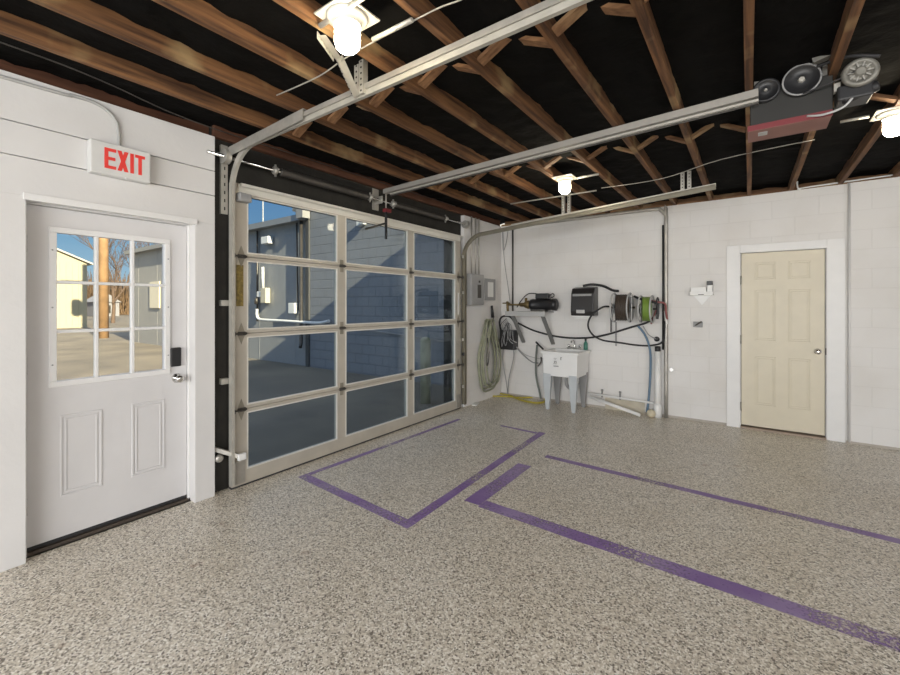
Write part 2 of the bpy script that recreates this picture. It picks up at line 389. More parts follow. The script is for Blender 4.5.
# ================================================================== ENTRY DOOR (left)
DX = -3.35
struct('trim_4', MB().box((DX-.06, DY0, 0), (DX+.03, DY0+.014, 2.035)).box((DX-.06, DY1-.013, 0), (DX+.02, DY1, 2.035)).box((DX-.06, DY0, 2.008), (DX+.03, DY1, 2.035))
       .box((XL-.03, DY0-.012, 2.012), (XL+.012, DY1+.012, 2.05)), TRIM, bevel=.002)
ya, yb, za, zb = DY0+.017, DY1-.016, .04, 2.005
wy0, wy1, wz0, wz1 = .645, 1.212, .975, 1.862
d = MB(); T = .044
d.box((DX-T, ya, za), (DX, wy0, zb)); d.box((DX-T, wy1, za), (DX, yb, zb)); d.box((DX-T, wy0, za), (DX, wy1, wz0)); d.box((DX-T, wy0, wz1), (DX, wy1, zb))
door = struct('door_1', d, DOORW)
def frame(mb, x0, x1, y0, y1, z0, z1, w_):
    mb.box((x0, y0, z0), (x1, y1, z0+w_)); mb.box((x0, y0, z1-w_), (x1, y1, z1)); mb.box((x0, y0, z0+w_), (x1, y0+w_, z1-w_)); mb.box((x0, y1-w_, z0+w_), (x1, y1, z1-w_)); return mb
f = frame(MB(), DX-.003, DX+.012, wy0-.032, wy1+.032, wz0-.032, wz1+.032, .034).build('window_frame', TRIM, door, .003)
for k in range(3):
    for y in (wy0-.018, wy1+.018): MB().lathe((DX+.012, y, wz0+.1+k*.34), (1,0,0), [(.005, 0), (.004, .003)], 8).build('screw', GREY, f)
m = MB()
for k in (1, 2):
    y = wy0+(wy1-wy0)*k/3; m.box((DX-.03, y-.009, wz0), (DX+.010, y+.009, wz1))
    z = wz0+(wz1-wz0)*k/3; m.box((DX-.029, wy0, z-.009), (DX+.009, wy1, z+.009))
m.build('muntins', TRIM, door, .003)
for a in range(3):
    for c in range(3):
        y0 = wy0+(wy1-wy0)*a/3; y1 = wy0+(wy1-wy0)*(a+1)/3; z0 = wz0+(wz1-wz0)*c/3; z1 = wz0+(wz1-wz0)*(c+1)/3
        MB().box((DX-.024, y0+.009, z0+.009), (DX-.020, y1-.009, z1-.009)).build('glass_pane', GLASS2, door)
def moulding(mb, plane, c, a0, a1, z0, z1, s=1):
    """raised rectangular bead plus field on plane x=c ('x') or y=c ('y')"""
    for (w_, h_, d_) in ((0, .012, .005), (.022, .010, .004)):
        A0, A1, Z0, Z1 = a0+w_, a1-w_, z0+w_, z1-w_
        for q in ((A0, A1, Z0, Z0+h_), (A0, A1, Z1-h_, Z1), (A0, A0+h_, Z0+h_, Z1-h_), (A1-h_, A1, Z0+h_, Z1-h_)):
            if plane == 'x': mb.box((c, q[0], q[2]), (c+s*d_, q[1], q[3]))
            else: mb.box((q[0], c, q[2]), (q[1], c+s*d_, q[3]))
    return mb
for y0, y1 in ((.662, .862), (1.018, 1.212)):
    moulding(MB(), 'x', DX, y0, y1, .28, .768).build('panel', DOORW, door, .002)
MB().box((DX, 1.242, .990), (DX+.022, 1.312, 1.125)).build('deadbolt_cover', BPL, door, .008)
MB().lathe((DX, 1.288, .905), (1,0,0), [(.033, 0), (.033, .006), (.014, .012), (.012, .034), (.024, .040), (.029, .052), (.027, .066), (.012, .072), (0, .073)], 24).build('door_knob', CHROME, door)
for z in (.28, 1.08, 1.78):
    MB().tube([(DX+.008, DY0+.012, z-.05), (DX+.008, DY0+.012, z+.05)], .007).build('hinge', CHROME, door)
MB().box((DX-.05, ya, .022), (DX+.002, yb, .042)).build('door_sweep', BRUB, door)
struct('trim_5', MB().box((WO, DY0, 0), (DX+.02, DY1, .018)), mat('threshold', (.10, .08, .065), .5, .3))

# exit sign and its conduit
SX = -3.185
g = [onX(90, 138, SX), onX(151, 153, SX), onX(151, 183.5, SX)]
sy0, sy1, sz0, sz1 = g[0].y, g[1].y, g[2].z, g[1].z
t = thing('exit_sign', 'white exit sign box with red letters above the white entry door', 'exit sign', (XL, (sy0+sy1)/2, sz0))
MB().box((XL, sy0, sz0), (SX, sy1, sz1)).build('housing', mat('sign_white', (.66, .66, .65), .45), t, .008)
H = .125; z0 = (sz0+sz1)/2-H/2+.002; s = .019; u0 = sy0+.068; mb = MB(); x0, x1 = SX, SX+.002
def bx(a, b_, c, d_): mb.box((x0, u0+a, z0+c), (x1, u0+b_, z0+d_))
bx(0, s, 0, H); bx(s, .058, 0, s); bx(s, .054, H/2-s/2, H/2+s/2); bx(s, .058, H-s, H)
for a, b_ in ((.064, .121), (.121, .064)):
    lo, hi = u0+min(a, b_), u0+max(a, b_); q = s*1.12
    if a < b_: poly = [(x0, lo, z0), (x0, lo+q, z0), (x0, hi, z0+H), (x0, hi-q, z0+H)]
    else: poly = [(x0, hi-q, z0), (x0, hi, z0), (x0, lo+q, z0+H), (x0, lo, z0+H)]
    mb.prism([(p[0], p[1], p[2]) for p in poly], (x1-x0+(.0004 if a < b_ else 0), 0, 0))
bx(.130, .130+s, 0, H); bx(.156, .209, H-s, H); bx(.1825-s/2, .1825+s/2, 0, H-s)
mb.build('lettering', REDL, t)
MB().lathe((SX, (sy0+sy1)/2+.02, sz0+.006), (0,0,-1), [(.006, 0), (.004, .012)], 8).build('test_button', WPL, t)
cp = [(XL+.012, -2.0, 2.60), (XL+.012, .40, 2.647), (XL+.012, .70, 2.665), (XL+.012, .82, 2.655), (XL+.012, .895, 2.60), (XL+.012, .915, 2.52), (XL+.012, .918, sz1)]
tag(MB().tube(cp, .0095, 10, 6).build('conduit', mat('painted_conduit', (.42, .42, .41), .5)), 'white painted conduit curving down the board wall into the exit sign', 'conduit')
tag(MB().tube([onZ(0, 42, 2.712)+Vector((0,-1.2,0)), onZ(0, 42, 2.712), onZ(100, 80, 2.712), onZ(190, 120, 2.712), (-3.22, 2.2, 2.74), (-3.22, 4.6, 2.76)], .004, 8, 4).build('ceiling_cable', STEELD), 'thin dark cable running along the rim board above the exit sign', 'cable')

# ================================================================== GARAGE DOOR
GX0, GX1 = -3.298, -3.252
JZ = [0.012, .607, 1.205, 1.812, 2.385]
cols = [(1.755, 2.645), (2.752, 3.668), (3.782, 4.640)]
Y0, Y1 = 1.632, 4.775
gd = thing('garage_door', 'aluminium framed sectional garage door glazed with twelve panes', 'garage door', ((GX0+GX1)/2, 3.2, 0))
hr = .030
for k in range(4):
    z0, z1 = JZ[k]+.0015, JZ[k+1]-.0015; mb = MB()
    rb = .115 if k == 0 else hr; rt = .085 if k == 3 else hr
    mb.box((GX0, Y0, z0), (GX1, Y1, z0+rb)); mb.box((GX0, Y0, z1-rt), (GX1, Y1, z1))
    ys = [(Y0, cols[0][0]), (cols[0][1], cols[1][0]), (cols[1][1], cols[2][0]), (cols[2][1], Y1)]
    for a, c in ys: mb.box((GX0, a, z0+rb), (GX1, c, z1-rt))
    sec = mb.build('section_frame', ALU, gd, .002)
    gb = MB()
    for a, c in cols: frame(gb, GX1-.012, GX1+.003, a-.004, c+.004, z0+rb-.004, z1-rt+.004, .010)
    gb.build('glazing_bead', ALUL, sec)
    for a, c in cols: MB().box((GX0+.018, a, z0+rb), (GX0+.024, c, z1-rt)).build('glass_pane', GLASS, gd)
# top strut
MB().box((GX1, Y0+.05, 2.372), (GX1+.05, Y1-.02, 2.377)).box((GX1, Y0+.05, 2.310), (GX1+.004, Y1-.02, 2.372)).box((GX1+.046, Y0+.05, 2.355), (GX1+.05, Y1-.02, 2.372)).build('stiffening_strut', ALUL, gd)
MB().box((GX0+.002, Y0, -.0), (GX1-.002, Y1, .013)).build('bottom_seal', BRUB, gd)
for k in (1, 2, 3):
    z = JZ[k]
    for y, big in ((1.705, 1), (2.70, 0), (3.725, 0), (4.71, 1)):
        h = MB()
        if big:
            h.prism([(GX1, y-.032, z), (GX1, y, z-.085), (GX1, y+.032, z), (GX1, y, z+.085)], (.004, 0, 0))
        else: h.box((GX1, y-.020, z-.06), (GX1+.004, y+.020, z+.06))
        hg = h.build('hinge', mat('hinge_steel', (.36, .33, .27), .45, .5, noise_amt=.3), gd)
        MB().box((GX1+.004, y-.030, z-.014), (GX1+.016, y+.030, z+.014)).tube([(GX1+.018, y-.035, z), (GX1+.018, y+.035, z)], .009).build('hinge_barrel', STEELD, hg)
        if big:
            e_ = -1 if y < 3 else 1
            MB().tube([(GX1+.028, y, z), (GX1+.028, y+e_*.075, z)], .006).lathe((GX1+.028, y+e_*.066, z), (0,e_,0), [(.02, 0), (.02, .011)], 16).build('roller', STEELD, hg)
MB().box((GX1, 1.64, .03), (GX1+.006, 1.735, .215)).box((GX1, 1.645, .215), (GX1+.045, 1.72, .222)).build('bottom_bracket', GALV, gd)
MB().box((GX1, 4.67, .03), (GX1+.006, 4.765, .2)).build('bottom_bracket', GALV, gd)
MB().box((GX1, 1.66, 2.235), (GX1+.07, 1.755, 2.30)).build('top_roller_bracket', GREY, gd, .006)
MB().box((GX1, 1.665, 1.42), (GX1+.002, 1.722, 1.745)).build('warning_label', STICK, gd)
MB().box((GX1, 4.70, 1.30), (GX1+.002, 4.735, 1.60)).build('warning_label', PAPER, gd)
# centre bracket + emergency release
tr = thing('emergency_release', 'black release handle on a red clip hanging from the opener arm', 'release cord', (-3.15, 3.2, 2.45))
MB().tube([(-3.14, 3.2, 2.62), (-3.14, 3.2, 2.46)], .008).build('cord', GALV, tr)
MB().box((-3.16, 3.17, 2.415), (-3.11, 3.25, 2.45)).build('clip', RED, tr)
MB().bar((-3.14, 3.2, 2.42), (-3.14, 3.2, 2.13), .02, .02).bar((-3.14, 3.2, 2.30), (-3.16, 2.93, 2.20), .02, .02).build('handle', BPL, tr)

# ---- tracks
def track(Y, side, zt, name_label, xe, slope=.008):
    t = thing('door_track', name_label, 'door track', (GX1+.03, Y, 0))
    R = .32; xt = GX1+.03
    pts = [Vector((xt, Y, .05)), Vector((xt, Y, zt-R))]+arc((xt+R, Y, zt-R), (1,0,0), (0,0,1), R, 180, 90, 12)+[Vector((xe, Y, zt+(xe-xt)*slope))]
    # J-section: strip swept along path with two lips
    for part, off, wd, th in (('track_channel', 0, .05, .003),):
        mb = MB(); n = len(pts); k0 = len(mb.v)
        sec_ = [(-.014, -.024), (.014, -.024), (.014, -.020), (-.010, -.020), (-.010, .020), (.008, .020), (.008, .024), (-.014, .024)]
        for i, p in enumerate(pts):
            d_ = (pts[min(i+1, n-1)]-pts[max(i-1, 0)]).normalized(); nrm = Vector((0,1,0)).cross(d_).normalized()
            for a, c in sec_: mb.v.append(p+Vector((0,1,0))*a*side+nrm*c)
        q = len(sec_)
        for i in range(n-1):
            for j in range(q):
                a = k0+i*q+j; c = k0+i*q+(j+1) % q; mb.face([a, c, c+q, a+q])
        mb.face([k0+j for j in range(q)]); mb.face([k0+(n-1)*q+j for j in reversed(range(q))])
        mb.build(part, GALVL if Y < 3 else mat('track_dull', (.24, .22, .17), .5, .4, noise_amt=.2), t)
    return t, xt
t1, xt = track(1.62, 1, 2.608, 'steel door track left of the garage door, curving to the ceiling rail', .15)
t1['label'] = 'galvanised left track of the garage door, curving under the joists'
# top angle along the near horizontal run, gives the rail its depth
MB().bar((-2.32, 1.597, 2.634), (.15, 1.597, 2.654), .004, .030).bar((-2.32, 1.612, 2.649), (.15, 1.612, 2.669), .03, .004).build('rail_angle', GALV, t1)
MB().bar((-3.22, 1.588, 2.592), (-2.28, 1.588, 2.630), .004, .07).bar((-3.22, 1.603, 2.627), (-2.28, 1.603, 2.665), .03, .004).build('rail_angle', GALV, t1)
MB().box((-3.290, 1.572, 2.13), (-3.286, 1.618, 2.66)).box((-3.309, 1.568, 2.13), (-3.286, 1.572, 2.66)).build('flag_bracket', GALVL, t1)
for k in range(8): MB().box((-3.286, 1.590, 2.16+k*.062), (-3.285, 1.599, 2.185+k*.062)).build('slot', BLACK, t1)
for z in (.843, 1.445): MB().box((-3.309, 1.562, z-.022), (-3.27, 1.62, z+.022)).build('track_clip', GALVL, t1, .003)
lb = MB().bar((-3.29, 1.512, .345), (-3.19, 1.66, .265), .022, .03).lathe((-3.27, 1.54, .27), (1,0,0), [(.03, 0), (.03, .02), (.012, .03)], 14).build('lock_bolt', GALV, t1)
MB().box((-3.20, 1.645, .235), (-3.17, 1.705, .285)).build('lock_housing', WPL, t1, .004)
t2, xt = track(4.80, -1, 2.385, 'door track', -.27, .066)
t2['label'] = 'galvanised right track of the garage door, nearest the far wall'
MB().bar((-2.5, 4.826, 2.455), (-.27, 4.826, 2.605), .004, .034).build('rail_angle', GALVL, t2)
for z in (.3, .95, 1.6, 2.1): MB().box((-3.309, 4.79, z-.02), (-3.22, 4.85, z+.02)).build('track_clip', GALV, t2, .003)
MB().box((-3.24, 4.845, .05), (-3.215, 4.865, 2.2)).build('weather_strip', mat('olive_strip', (.16, .14, .09), .6), t2)

# perforated hangers
def hanger(loc, pieces, label):
    t = thing('rail_hanger', label, 'hanger bracket', loc, 'perforated steel rail hangers')
    for p, q in pieces:
        p, q = Vector(p), Vector(q)
        pc = MB().bar(p, q, .034, .003, up=(0,1,0)).bar(p+Vector((.0155,.016,0)), q+Vector((.0155,.016,0)), .003, .034, up=(0,1,0)).build('perforated_angle', GALVL, t)
        h = MB(); L = (q-p).length; n = int(L/.032); d_ = (q-p).normalized()
        for i in range(n):
            c = p+d_*(.016+i*.032); h.lathe(c+Vector((0,-.0016,0)), (0,-1,0), [(.006, 0), (.006, .0012)], 8, False)
        h.build('perforation', BLACK, pc)
hanger((-1.80, 1.62, 2.61), [((-1.745, 1.585, 2.60), (-1.745, 1.585, 2.80)), ((-1.80, 1.60, 2.60), (-1.80, 1.60, 2.82)), ((-1.80, 1.575, 2.60), (-1.70, 1.37, 2.685)), ((-1.70, 1.36, 2.672), (-1.615, 1.20, 2.672))], 'perforated steel hanger under the nearest bright lamp')
hanger((-1.66, 4.80, 2.50), [((-1.82, 4.85, 2.47), (-1.82, 4.85, 2.80)), ((-1.75, 4.85, 2.47), (-1.75, 4.85, 2.80))], 'perforated steel hanger under the lamp near the far wall')
hanger((-.56, 4.80, 2.55), [((-.56, 4.84, 2.55), (-.56, 4.84, 2.83)), ((-.50, 4.84, 2.55), (-.50, 4.84, 2.83))], 'perforated steel hanger at the free end of the right track')

# ---- torsion shaft
ts = thing('torsion_spring_shaft', 'steel torsion shaft with dark springs above the garage door', 'torsion spring', (-3.20, 3.2, 2.52))
sxx, szz = -3.225, 2.555
MB().tube([(sxx, 1.44, szz), (sxx, 4.92, szz)], .0127, 12).build('shaft', CHROME, ts)
for a, c in ((2.02, 3.02), (3.42, 4.35)):
    P = []; n = int((c-a)/.018)
    mb = MB().lathe((sxx, a, szz), (0,1,0), [(.030, 0)]+[(.036-.004*(i % 2), (c-a)*i/(2*n)) for i in range(1, 2*n)]+[(.030, c-a)], 16)
    mb.build('spring', STEELD, ts)
for y in (1.98, 3.05, 3.40, 4.38):
    MB().lathe((sxx, y-.02, szz), (0,1,0), [(.02, 0), (.034, .006), (.034, .03), (.02, .036)], 16).box((sxx-.05, y-.006, szz-.008), (sxx+.05, y+.006, szz+.008)).box((sxx-.008, y-.006, szz-.05), (sxx+.008, y+.006, szz+.05)).build('winding_cone', GALV, ts)
for y in (1.575, 4.86):
    MB().lathe((sxx, y-.022, szz), (0,1,0), [(.055, 0), (.05, .008), (.05, .036), (.055, .044)], 20).build('cable_drum', GALV, ts)
MB().box((-3.309, 3.16, 2.46), (-3.30, 3.25, 2.69)).box((-3.309, 3.2, 2.52), (sxx+.03, 3.206, 2.60)).build('bearing_plate', GALV, ts)

# ================================================================== OPENER
op = thing('garage_door_opener', 'garage door opener with red bottomed motor housing under the joists', 'door opener', (.2, 3.2, 2.45))
MB().bar((-3.15, 3.19, 2.632), (.04, 3.03, 2.664), .05, .045).build('rail', mat('rail_grey', (.36, .34, .31), .5, .3), op)
MB().bar((-3.05, 3.175, 2.588), (.04, 3.015, 2.620), .02, .014).build('chain_guide', GALVL, op)
MB().bar((-3.05, 3.175, 2.571), (.04, 3.015, 2.603), .012, .008).build('chain', STEELD, op)
yo0, yo1 = 3.08, 3.28
MB().box((.0, yo0, 2.50), (.37, yo1, 2.70)).build('motor_housing', mat('housing_black', (.018, .017, .015), .5), op, .004)
MB().box((-.01, yo0-.006, 2.466), (.365, yo1, 2.485)).build('housing_base', PINK, op, .003)
MB().box((-.012, yo0-.010, 2.468), (.367, yo0-.004, 2.500)).box((-.012, yo0-.004, 2.485), (.367, yo1, 2.500)).build('base_trim', RED, op)
MB().box((.04, yo0+.04, 2.464), (.085, yo0+.10, 2.466)).build('label', GREYL, op)
for (cx, cz, r, mt, nm) in ((.075, 2.685, .068, BPL, 'sprocket_cover'), (.235, 2.695, .088, BPL, 'pulley')):
    pc = MB().lathe((cx, yo0-.012, cz), (0,-1,0), [(r, 0), (r, .016), (r-.012, .020), (r-.014, .010), (.02, .010), (.0, .014)], 32).build(nm, mt, op)
    MB().lathe((cx, yo0-.022, cz), (0,-1,0), [(.018 if r > .08 else .009, 0), (.014 if r > .08 else .007, .014)], 6, False).build('hub', GALVL, pc)
MB().tube(arc((.235, yo0-.030, 2.695), (1,0,0), (0,0,1), .083, 0, 360, 36), .005, 8).build('pulley_rim', GREY, op)
# clutch wheel with ribs on the right + motor behind
cw = MB().lathe((.465, 3.02, 2.64), (0,-1,0), [(.070, 0), (.075, .012), (.068, .028), (.05, .028), (.047, .014), (.026, .014), (.022, .036), (.016, .040)], 28).build('clutch_wheel', mat('cast_metal', (.26, .25, .22), .5, .4, noise_amt=.3, noise_scale=30), op)
mb = MB()
for k in range(10):
    a = k*math.pi/5; mb.bar((.465+.026*math.cos(a), 2.998, 2.64+.026*math.sin(a)), (.465+.052*math.cos(a), 2.998, 2.64+.052*math.sin(a)), .006, .012, up=(0,1,0))
mb.build('spokes', GALV, cw)
MB().lathe((.475, 3.03, 2.63), (0,1,0), [(.05, 0), (.068, .02), (.068, .20), (.05, .22)], 24).build('motor', STEELD, op)
MB().box((.38, 3.02, 2.52), (.52, 3.16, 2.60)).tube([(.40, 3.05, 2.53), (.54, 3.05, 2.57)], .03, 12).build('brake', BPL, op, .01)
MB().box((.37, 3.05, 2.585), (.395, 3.09, 2.63)).build('bolt_plate', GALVL, op)
MB().tube([(.30, 3.05, 2.745), (.42, 3.0, 2.735), (.535, 2.985, 2.69)], .009, 8, 6).tube([(.24, 3.04, 2.61), (.38, 3.01, 2.63), (.46, 2.985, 2.65)], .004, 8, 4).build('drive_belt', BRUB, op)
MB().bar((.28, 3.04, 2.775), (.41, 3.03, 2.80), .05, .035).build('mounting_bracket', GALV, op)
MB().box((.02, 3.12, 2.70), (.05, 3.15, 2.83)).build('mounting_bracket', GALV, op)
MB().box((.33, 3.12, 2.70), (.36, 3.15, 2.83)).build('mounting_bracket', GALV, op)
MB().tube([(.26, 3.07, 2.49), (.33, 3.04, 2.47), (.41, 3.03, 2.49), (.46, 3.03, 2.56)], .006, 8, 6).build('power_cord', GREYL, op)

# ================================================================== CEILING LAMPS
def lamp(x, y, label):
    t = thing('ceiling_lamp', label, 'ceiling lamp', (x, y, ZW), 'round jar ceiling lamps')
    MB().box((x-.10, y-.10, ZW-.006), (x+.10, y+.10, ZW)).build('mounting_plate', GALVL, t)
    MB().lathe((x, y, ZW-.006), (0,0,-1), [(.088, 0), (.088, .006), (.078, .014), (.060, .028), (.058, .04)], 32).build('collar', mat('lamp_collar', (.62, .60, .54), .5), t)
    MB().lathe((x, y, ZW-.042), (0,0,-1), [(.050, 0), (.054, .01), (.055, .05), (.055, .075), (.049, .095), (.035, .109), (.012, .116), (0, .117)], 32).build('glass_jar', JAR, t)
lamp(-1.425, 1.215, 'lit jar lamp over the left track, nearest the camera')
lamp(-1.49, 4.02, 'lit jar lamp above the right track, near the far wall')
lamp(.765, 3.90, 'lit jar lamp at the right, beyond the garage door opener')
def cond(pts, label, r=.011, m=GALVL, sm=0, name='conduit', cat='conduit'): return tag(MB().tube(pts, r, 8, sm).build(name, m), label, cat)
cond([(-1.44, 1.38, ZW-.012), (-1.20, 1.385, ZW-.012)], 'short conduit running from the nearest lamp toward the opener')
cond([(-1.56, 1.175, ZW-.012), (-1.25, 1.167, ZW-.012), (.6, 1.13, ZW-.012)], 'steel conduit crossing the joists on the camera side of the nearest lamp')
cond([(-1.38, 4.06, ZW-.012), (-1.17, 4.05, ZW-.012)], 'short conduit on the right of the lamp near the far wall')
cond([(-2.4, 4.62, ZW-.01), (-1.36, 4.63, ZW-.01)], 'conduit crossing the joists beyond the lamp near the far wall', .008)
cond([(.64, 3.86, ZW-.012), (.50, 3.86, ZW-.012)], 'conduit by the lamp at the right edge', .01)
cond([(-2.3, 1.42, 2.685), (-1.9, 1.42, 2.67), (-1.6, 1.40, 2.68), (-1.1, 1.40, 2.684), (-.9, 1.39, 2.66), (-.5, 1.38, 2.684)], 'thin wire slung beneath the joists beside the nearest lamp', .0035, GALV, 5, 'wire', 'wire')
cond([(-1.3, 4.6, 2.69), (-.7, 4.5, 2.66), (-.2, 4.3, 2.69), (.4, 4.2, 2.69)], 'thin cable slung under the joists in front of the far wall', .004, GALV, 5, 'wire', 'wire')
cond([(.42, YF-.03, 2.86), (.42, YF-.03, 2.72), (.45, YF-.035, 2.69), (.52, YF-.035, 2.70), (1.6, YF-.045, 2.72)], 'white cable along the top of the far wall above the cream door', .008, WPL, 4, 'cable', 'cable')

# ================================================================== INNER DOOR (far wall)
DYF = YF+.015
struct('trim_6', MB().box((-.225, YF-.02, 0), (-.095, YF, 2.125)).box((.66, YF-.02, 0), (.803, YF, 2.125)).box((-.095, YF-.02, 2.035), (.66, YF, 2.125))
       .box((-.11, YF, 0), (-.088, YF+.10, 2.035)).box((.653, YF, 0), (.675, YF+.10, 2.035)).box((-.088, YF, 2.032), (.653, YF+.10, 2.045)), TRIM, bevel=.003)
d2 = struct('door_2', MB().box((-.082, DYF, .035), (.648, DYF+.04, 2.028)), CREAM, bevel=.002)
for xa, xb in ((.045, .235), (.345, .535)):
    for za_, zb_ in ((1.715, 1.915), (1.02, 1.60), (.28, .84)):
        moulding(MB(), 'y', DYF, xa, xb, za_, zb_, -1).build('panel', CREAM, d2, .002)
MB().lathe((.590, DYF, .93), (0,-1,0), [(.032, 0), (.032, .006), (.013, .012), (.011, .034), (.022, .040), (.028, .052), (.026, .064), (.012, .070), (0, .071)], 24).build('door_knob', CHROME, d2)
MB().box((.652, YF-.005, .90), (.658, DYF, .97)).build('strike_plate', STEELD, d2)
for z in (.25, 1.03, 1.72): MB().tube([(-.086, YF-.004, z-.05), (-.086, YF-.004, z+.05)], .008).build('hinge', GALV, d2)
struct('trim_7', MB().box((-.088, YF-.03, 0), (.653, YF+.12, .02)), mat('wood_threshold', (.36, .28, .22), .6))
cond([(.832, YF-.035, .02), (.832, YF-.035, ZW)], 'slim white pipe standing on the wall right of the cream door', .009, WHITE)

# ================================================================== FAR WALL CLUTTER
def W(px, py, off=.03): return onY(px, py, YF-off)
# conduits
cond([(-.865, YF-.035, 0), (-.865, YF-.035, 2.48), (-.875, YF-.035, 2.57), (-.93, YF-.035, 2.64), (-1.10, YF-.035, 2.665), (-2.6, YF-.035, 2.66)], 'thick grey conduit bending from the wall top to the floor beside the reels', .022, GALV, 5)
cond([(-.902, YF-.02, .86), (-.902, YF-.02, 2.45)], 'thin black pipe clamped left of the thick grey conduit', .011, BPL)
cond([(-3.03, YF-.03, 1.30), (-3.03, YF-.03, ZW)], 'black pipe rising from the pump to the ceiling', .013, STEELD)
# pump on bracketed shelf
px0, px1 = W(512, 318, .15).x, W(546, 318, .15).x
sh = thing('wall_shelf', 'small grey wall shelf on two raked struts under the pump', 'shelf', ((px0+px1)/2, YF, 1.28))
ysh = YF-.34
MB().box((px0-.02, ysh, 1.315), (px1+.06, YF, 1.335)).box((px0-.02, ysh, 1.265), (px1+.06, ysh+.02, 1.315)).build('board', GREYL, sh, .003)
for x in (-2.90, -2.42):
    MB().bar((x, ysh+.05, 1.275), (x+.05, YF-.012, .85), .055, .02, up=(0,1,0)).build('strut', mat('strut_grey', (.17, .17, .165), .5), sh)
pu = thing('electric_pump', 'black cylindrical electric pump on the grey wall shelf', 'pump', (-2.65, YF-.2, 1.335))
mz = 1.435; my = YF-.19; ma = W(530, 308, .2).x; mb_ = W(557, 308, .2).x
MB().lathe((ma, my, mz), (1,0,0), [(.05, 0), (.078, .012), (.085, .04), (.085, .06), (.082, .065), (.082, mb_-ma-.07), (.088, mb_-ma-.065), (.088, mb_-ma-.015), (.06, mb_-ma)], 28).build('motor', BPL, pu)
MB().box((ma+.10, my-.055, mz+.08), (ma+.30, my+.04, mz+.165)).build('capacitor_box', BPL, pu, .015)
MB().box((ma+.03, my-.06, 1.336), (ma+.25, my+.06, mz-.07)).build('foot', STEELD, pu)
MB().lathe((ma, my, mz), (-1,0,0), [(.055, 0), (.065, .03), (.05, .08), (.03, .10), (.03, .16)], 20).tube([(ma-.07, my, mz+.03), (ma-.07, my, mz+.10)], .02, 10).build('pump_head', BRASS, pu)
MB().tube([(ma-.16, my, mz), (-3.03, my, mz), (-3.03, YF-.03, mz)], .014, 8, 3).tube([(-3.03, my-.02, mz+.05), (-3.03, my, mz-.12)], .02, 8).build('pipe_fitting', BRASS, pu)
MB().tube([(ma+.30, my-.02, mz+.12), (ma+.36, my-.03, mz+.16), (ma+.38, my-.03, mz+.12), (ma+.30, my-.05, mz+.08)], .008, 8, 6).tube([(ma+.12, my-.03, mz+.16), (ma-.02, my-.03, mz+.16), (ma-.15, my, mz+.06), (ma-.22, my, mz-.04)], .008, 8, 6).build('cable', BRUB, pu)
# towel dispenser
a = W(571, 287, .2); c = W(594, 316, .2)
td = thing('towel_dispenser', 'black paper towel dispenser on the white wall above the sink', 'towel dispenser', ((a.x+c.x)/2, YF, c.z))
mb = MB(); pr = []
yb_ = YF-.22
poly = [(a.x, YF-.001, c.z), (a.x, yb_+.015, c.z), (a.x, yb_, c.z+.06), (a.x, yb_+.02, a.z-.09), (a.x, yb_+.06, a.z-.02), (a.x, YF-.05, a.z), (a.x, YF-.001, a.z)]
mb.prism(poly, (c.x-a.x, 0, 0)).build('cover', mat('smoked_plastic', (.028, .026, .026), .28), td, .012)
MB().box((a.x+.03, yb_-.002, a.z-.13), (c.x-.03, yb_+.02, a.z-.10)).build('gloss_band', GREY, td)  # gloss near the top of the cover, put in as a grey strip
MB().box((a.x+.08, yb_-.002, c.z+.035), (c.x-.12, yb_+.01, c.z+.085)).build('window_slot', GREYL, td, .006)
MB().box((a.x+.05, yb_+.03, c.z-.045), (c.x-.07, yb_+.035, c.z)).build('paper_towel', PAPER, td)
MB().box((a.x+.02, yb_+.005, c.z-.012), (c.x-.02, YF-.002, c.z)).build('tray', WPL, td)
# hose reels (axes along the wall)
def reel(pxc, pyc, half, R, hose, hub, label, disc, tilt=0, off=.27):
    cc = W(pxc, pyc, off); t = thing('hose_reel', label, 'hose reel', cc, 'wall hose reels')
    ax = Vector((1, tilt, 0)).normalized()
    for s_ in (-1, 1):
        dd = cc+ax*s_*half
        MB().tube(arc(dd, (0,1,0), (0,0,1), R, 0, 360, 32), .010, 8).build('rim', disc, t)
        mb = MB().lathe(dd, ax, [(.05, -.004), (.05, .004)], 20)
        for k in range(5):
            an = k*2*math.pi/5+.3; mb.bar(dd, dd+Vector((0, math.cos(an), math.sin(an)))*R, .035, .005, up=ax)
        mb.build('spokes', disc, t)
    prof = [(.04, -half+.01)]; n = 7; 
    for k in range(n*4+1):
        u = -1+2*k/(n*4); prof.append((R*.88+.010*abs(math.sin(k*math.pi/4)), u*(half-.015)))
    prof.append((.04, half-.01))
    MB().lathe(cc, ax, prof, 28).build('wound_hose', hose, t)
    MB().tube([cc-ax*(half+.04), cc+ax*(half+.06)], .014, 10).build('axle', STEELD, t)
    MB().bar(cc-ax*(half+.03), Vector((cc.x-half-.03, YF, cc.z+.10)), .03, .006).bar(cc-ax*(half+.03), Vector((cc.x-half-.03, YF, cc.z-.12)), .03, .006).box((cc.x-half-.05, YF-.006, cc.z-.16), (cc.x-half+.03, YF, cc.z+.14)).build('wall_mount', hub, t)
    return t, cc
t_, c1 = reel(622, 307.5, .095, .185, HBROWN, GREYL, 'wall hose reel wound with dark brown hose between white discs', GREYL, .22)
MB().lathe(c1+Vector((.108, .02, 0)), (1,.22,0), [(.175, 0), (.175, .006), (.03, .010)], 32).build('disc', WPL, t_)
MB().box((c1.x-.11, YF-.30, c1.z+.13), (c1.x+.06, YF, c1.z+.16)).build('guide_arm', WPL, t_, .004)
t_, c2 = reel(646.5, 309, .065, .165, HGREEN, STEELD, 'wall hose reel wound with bright green hose', GREYL, .22)
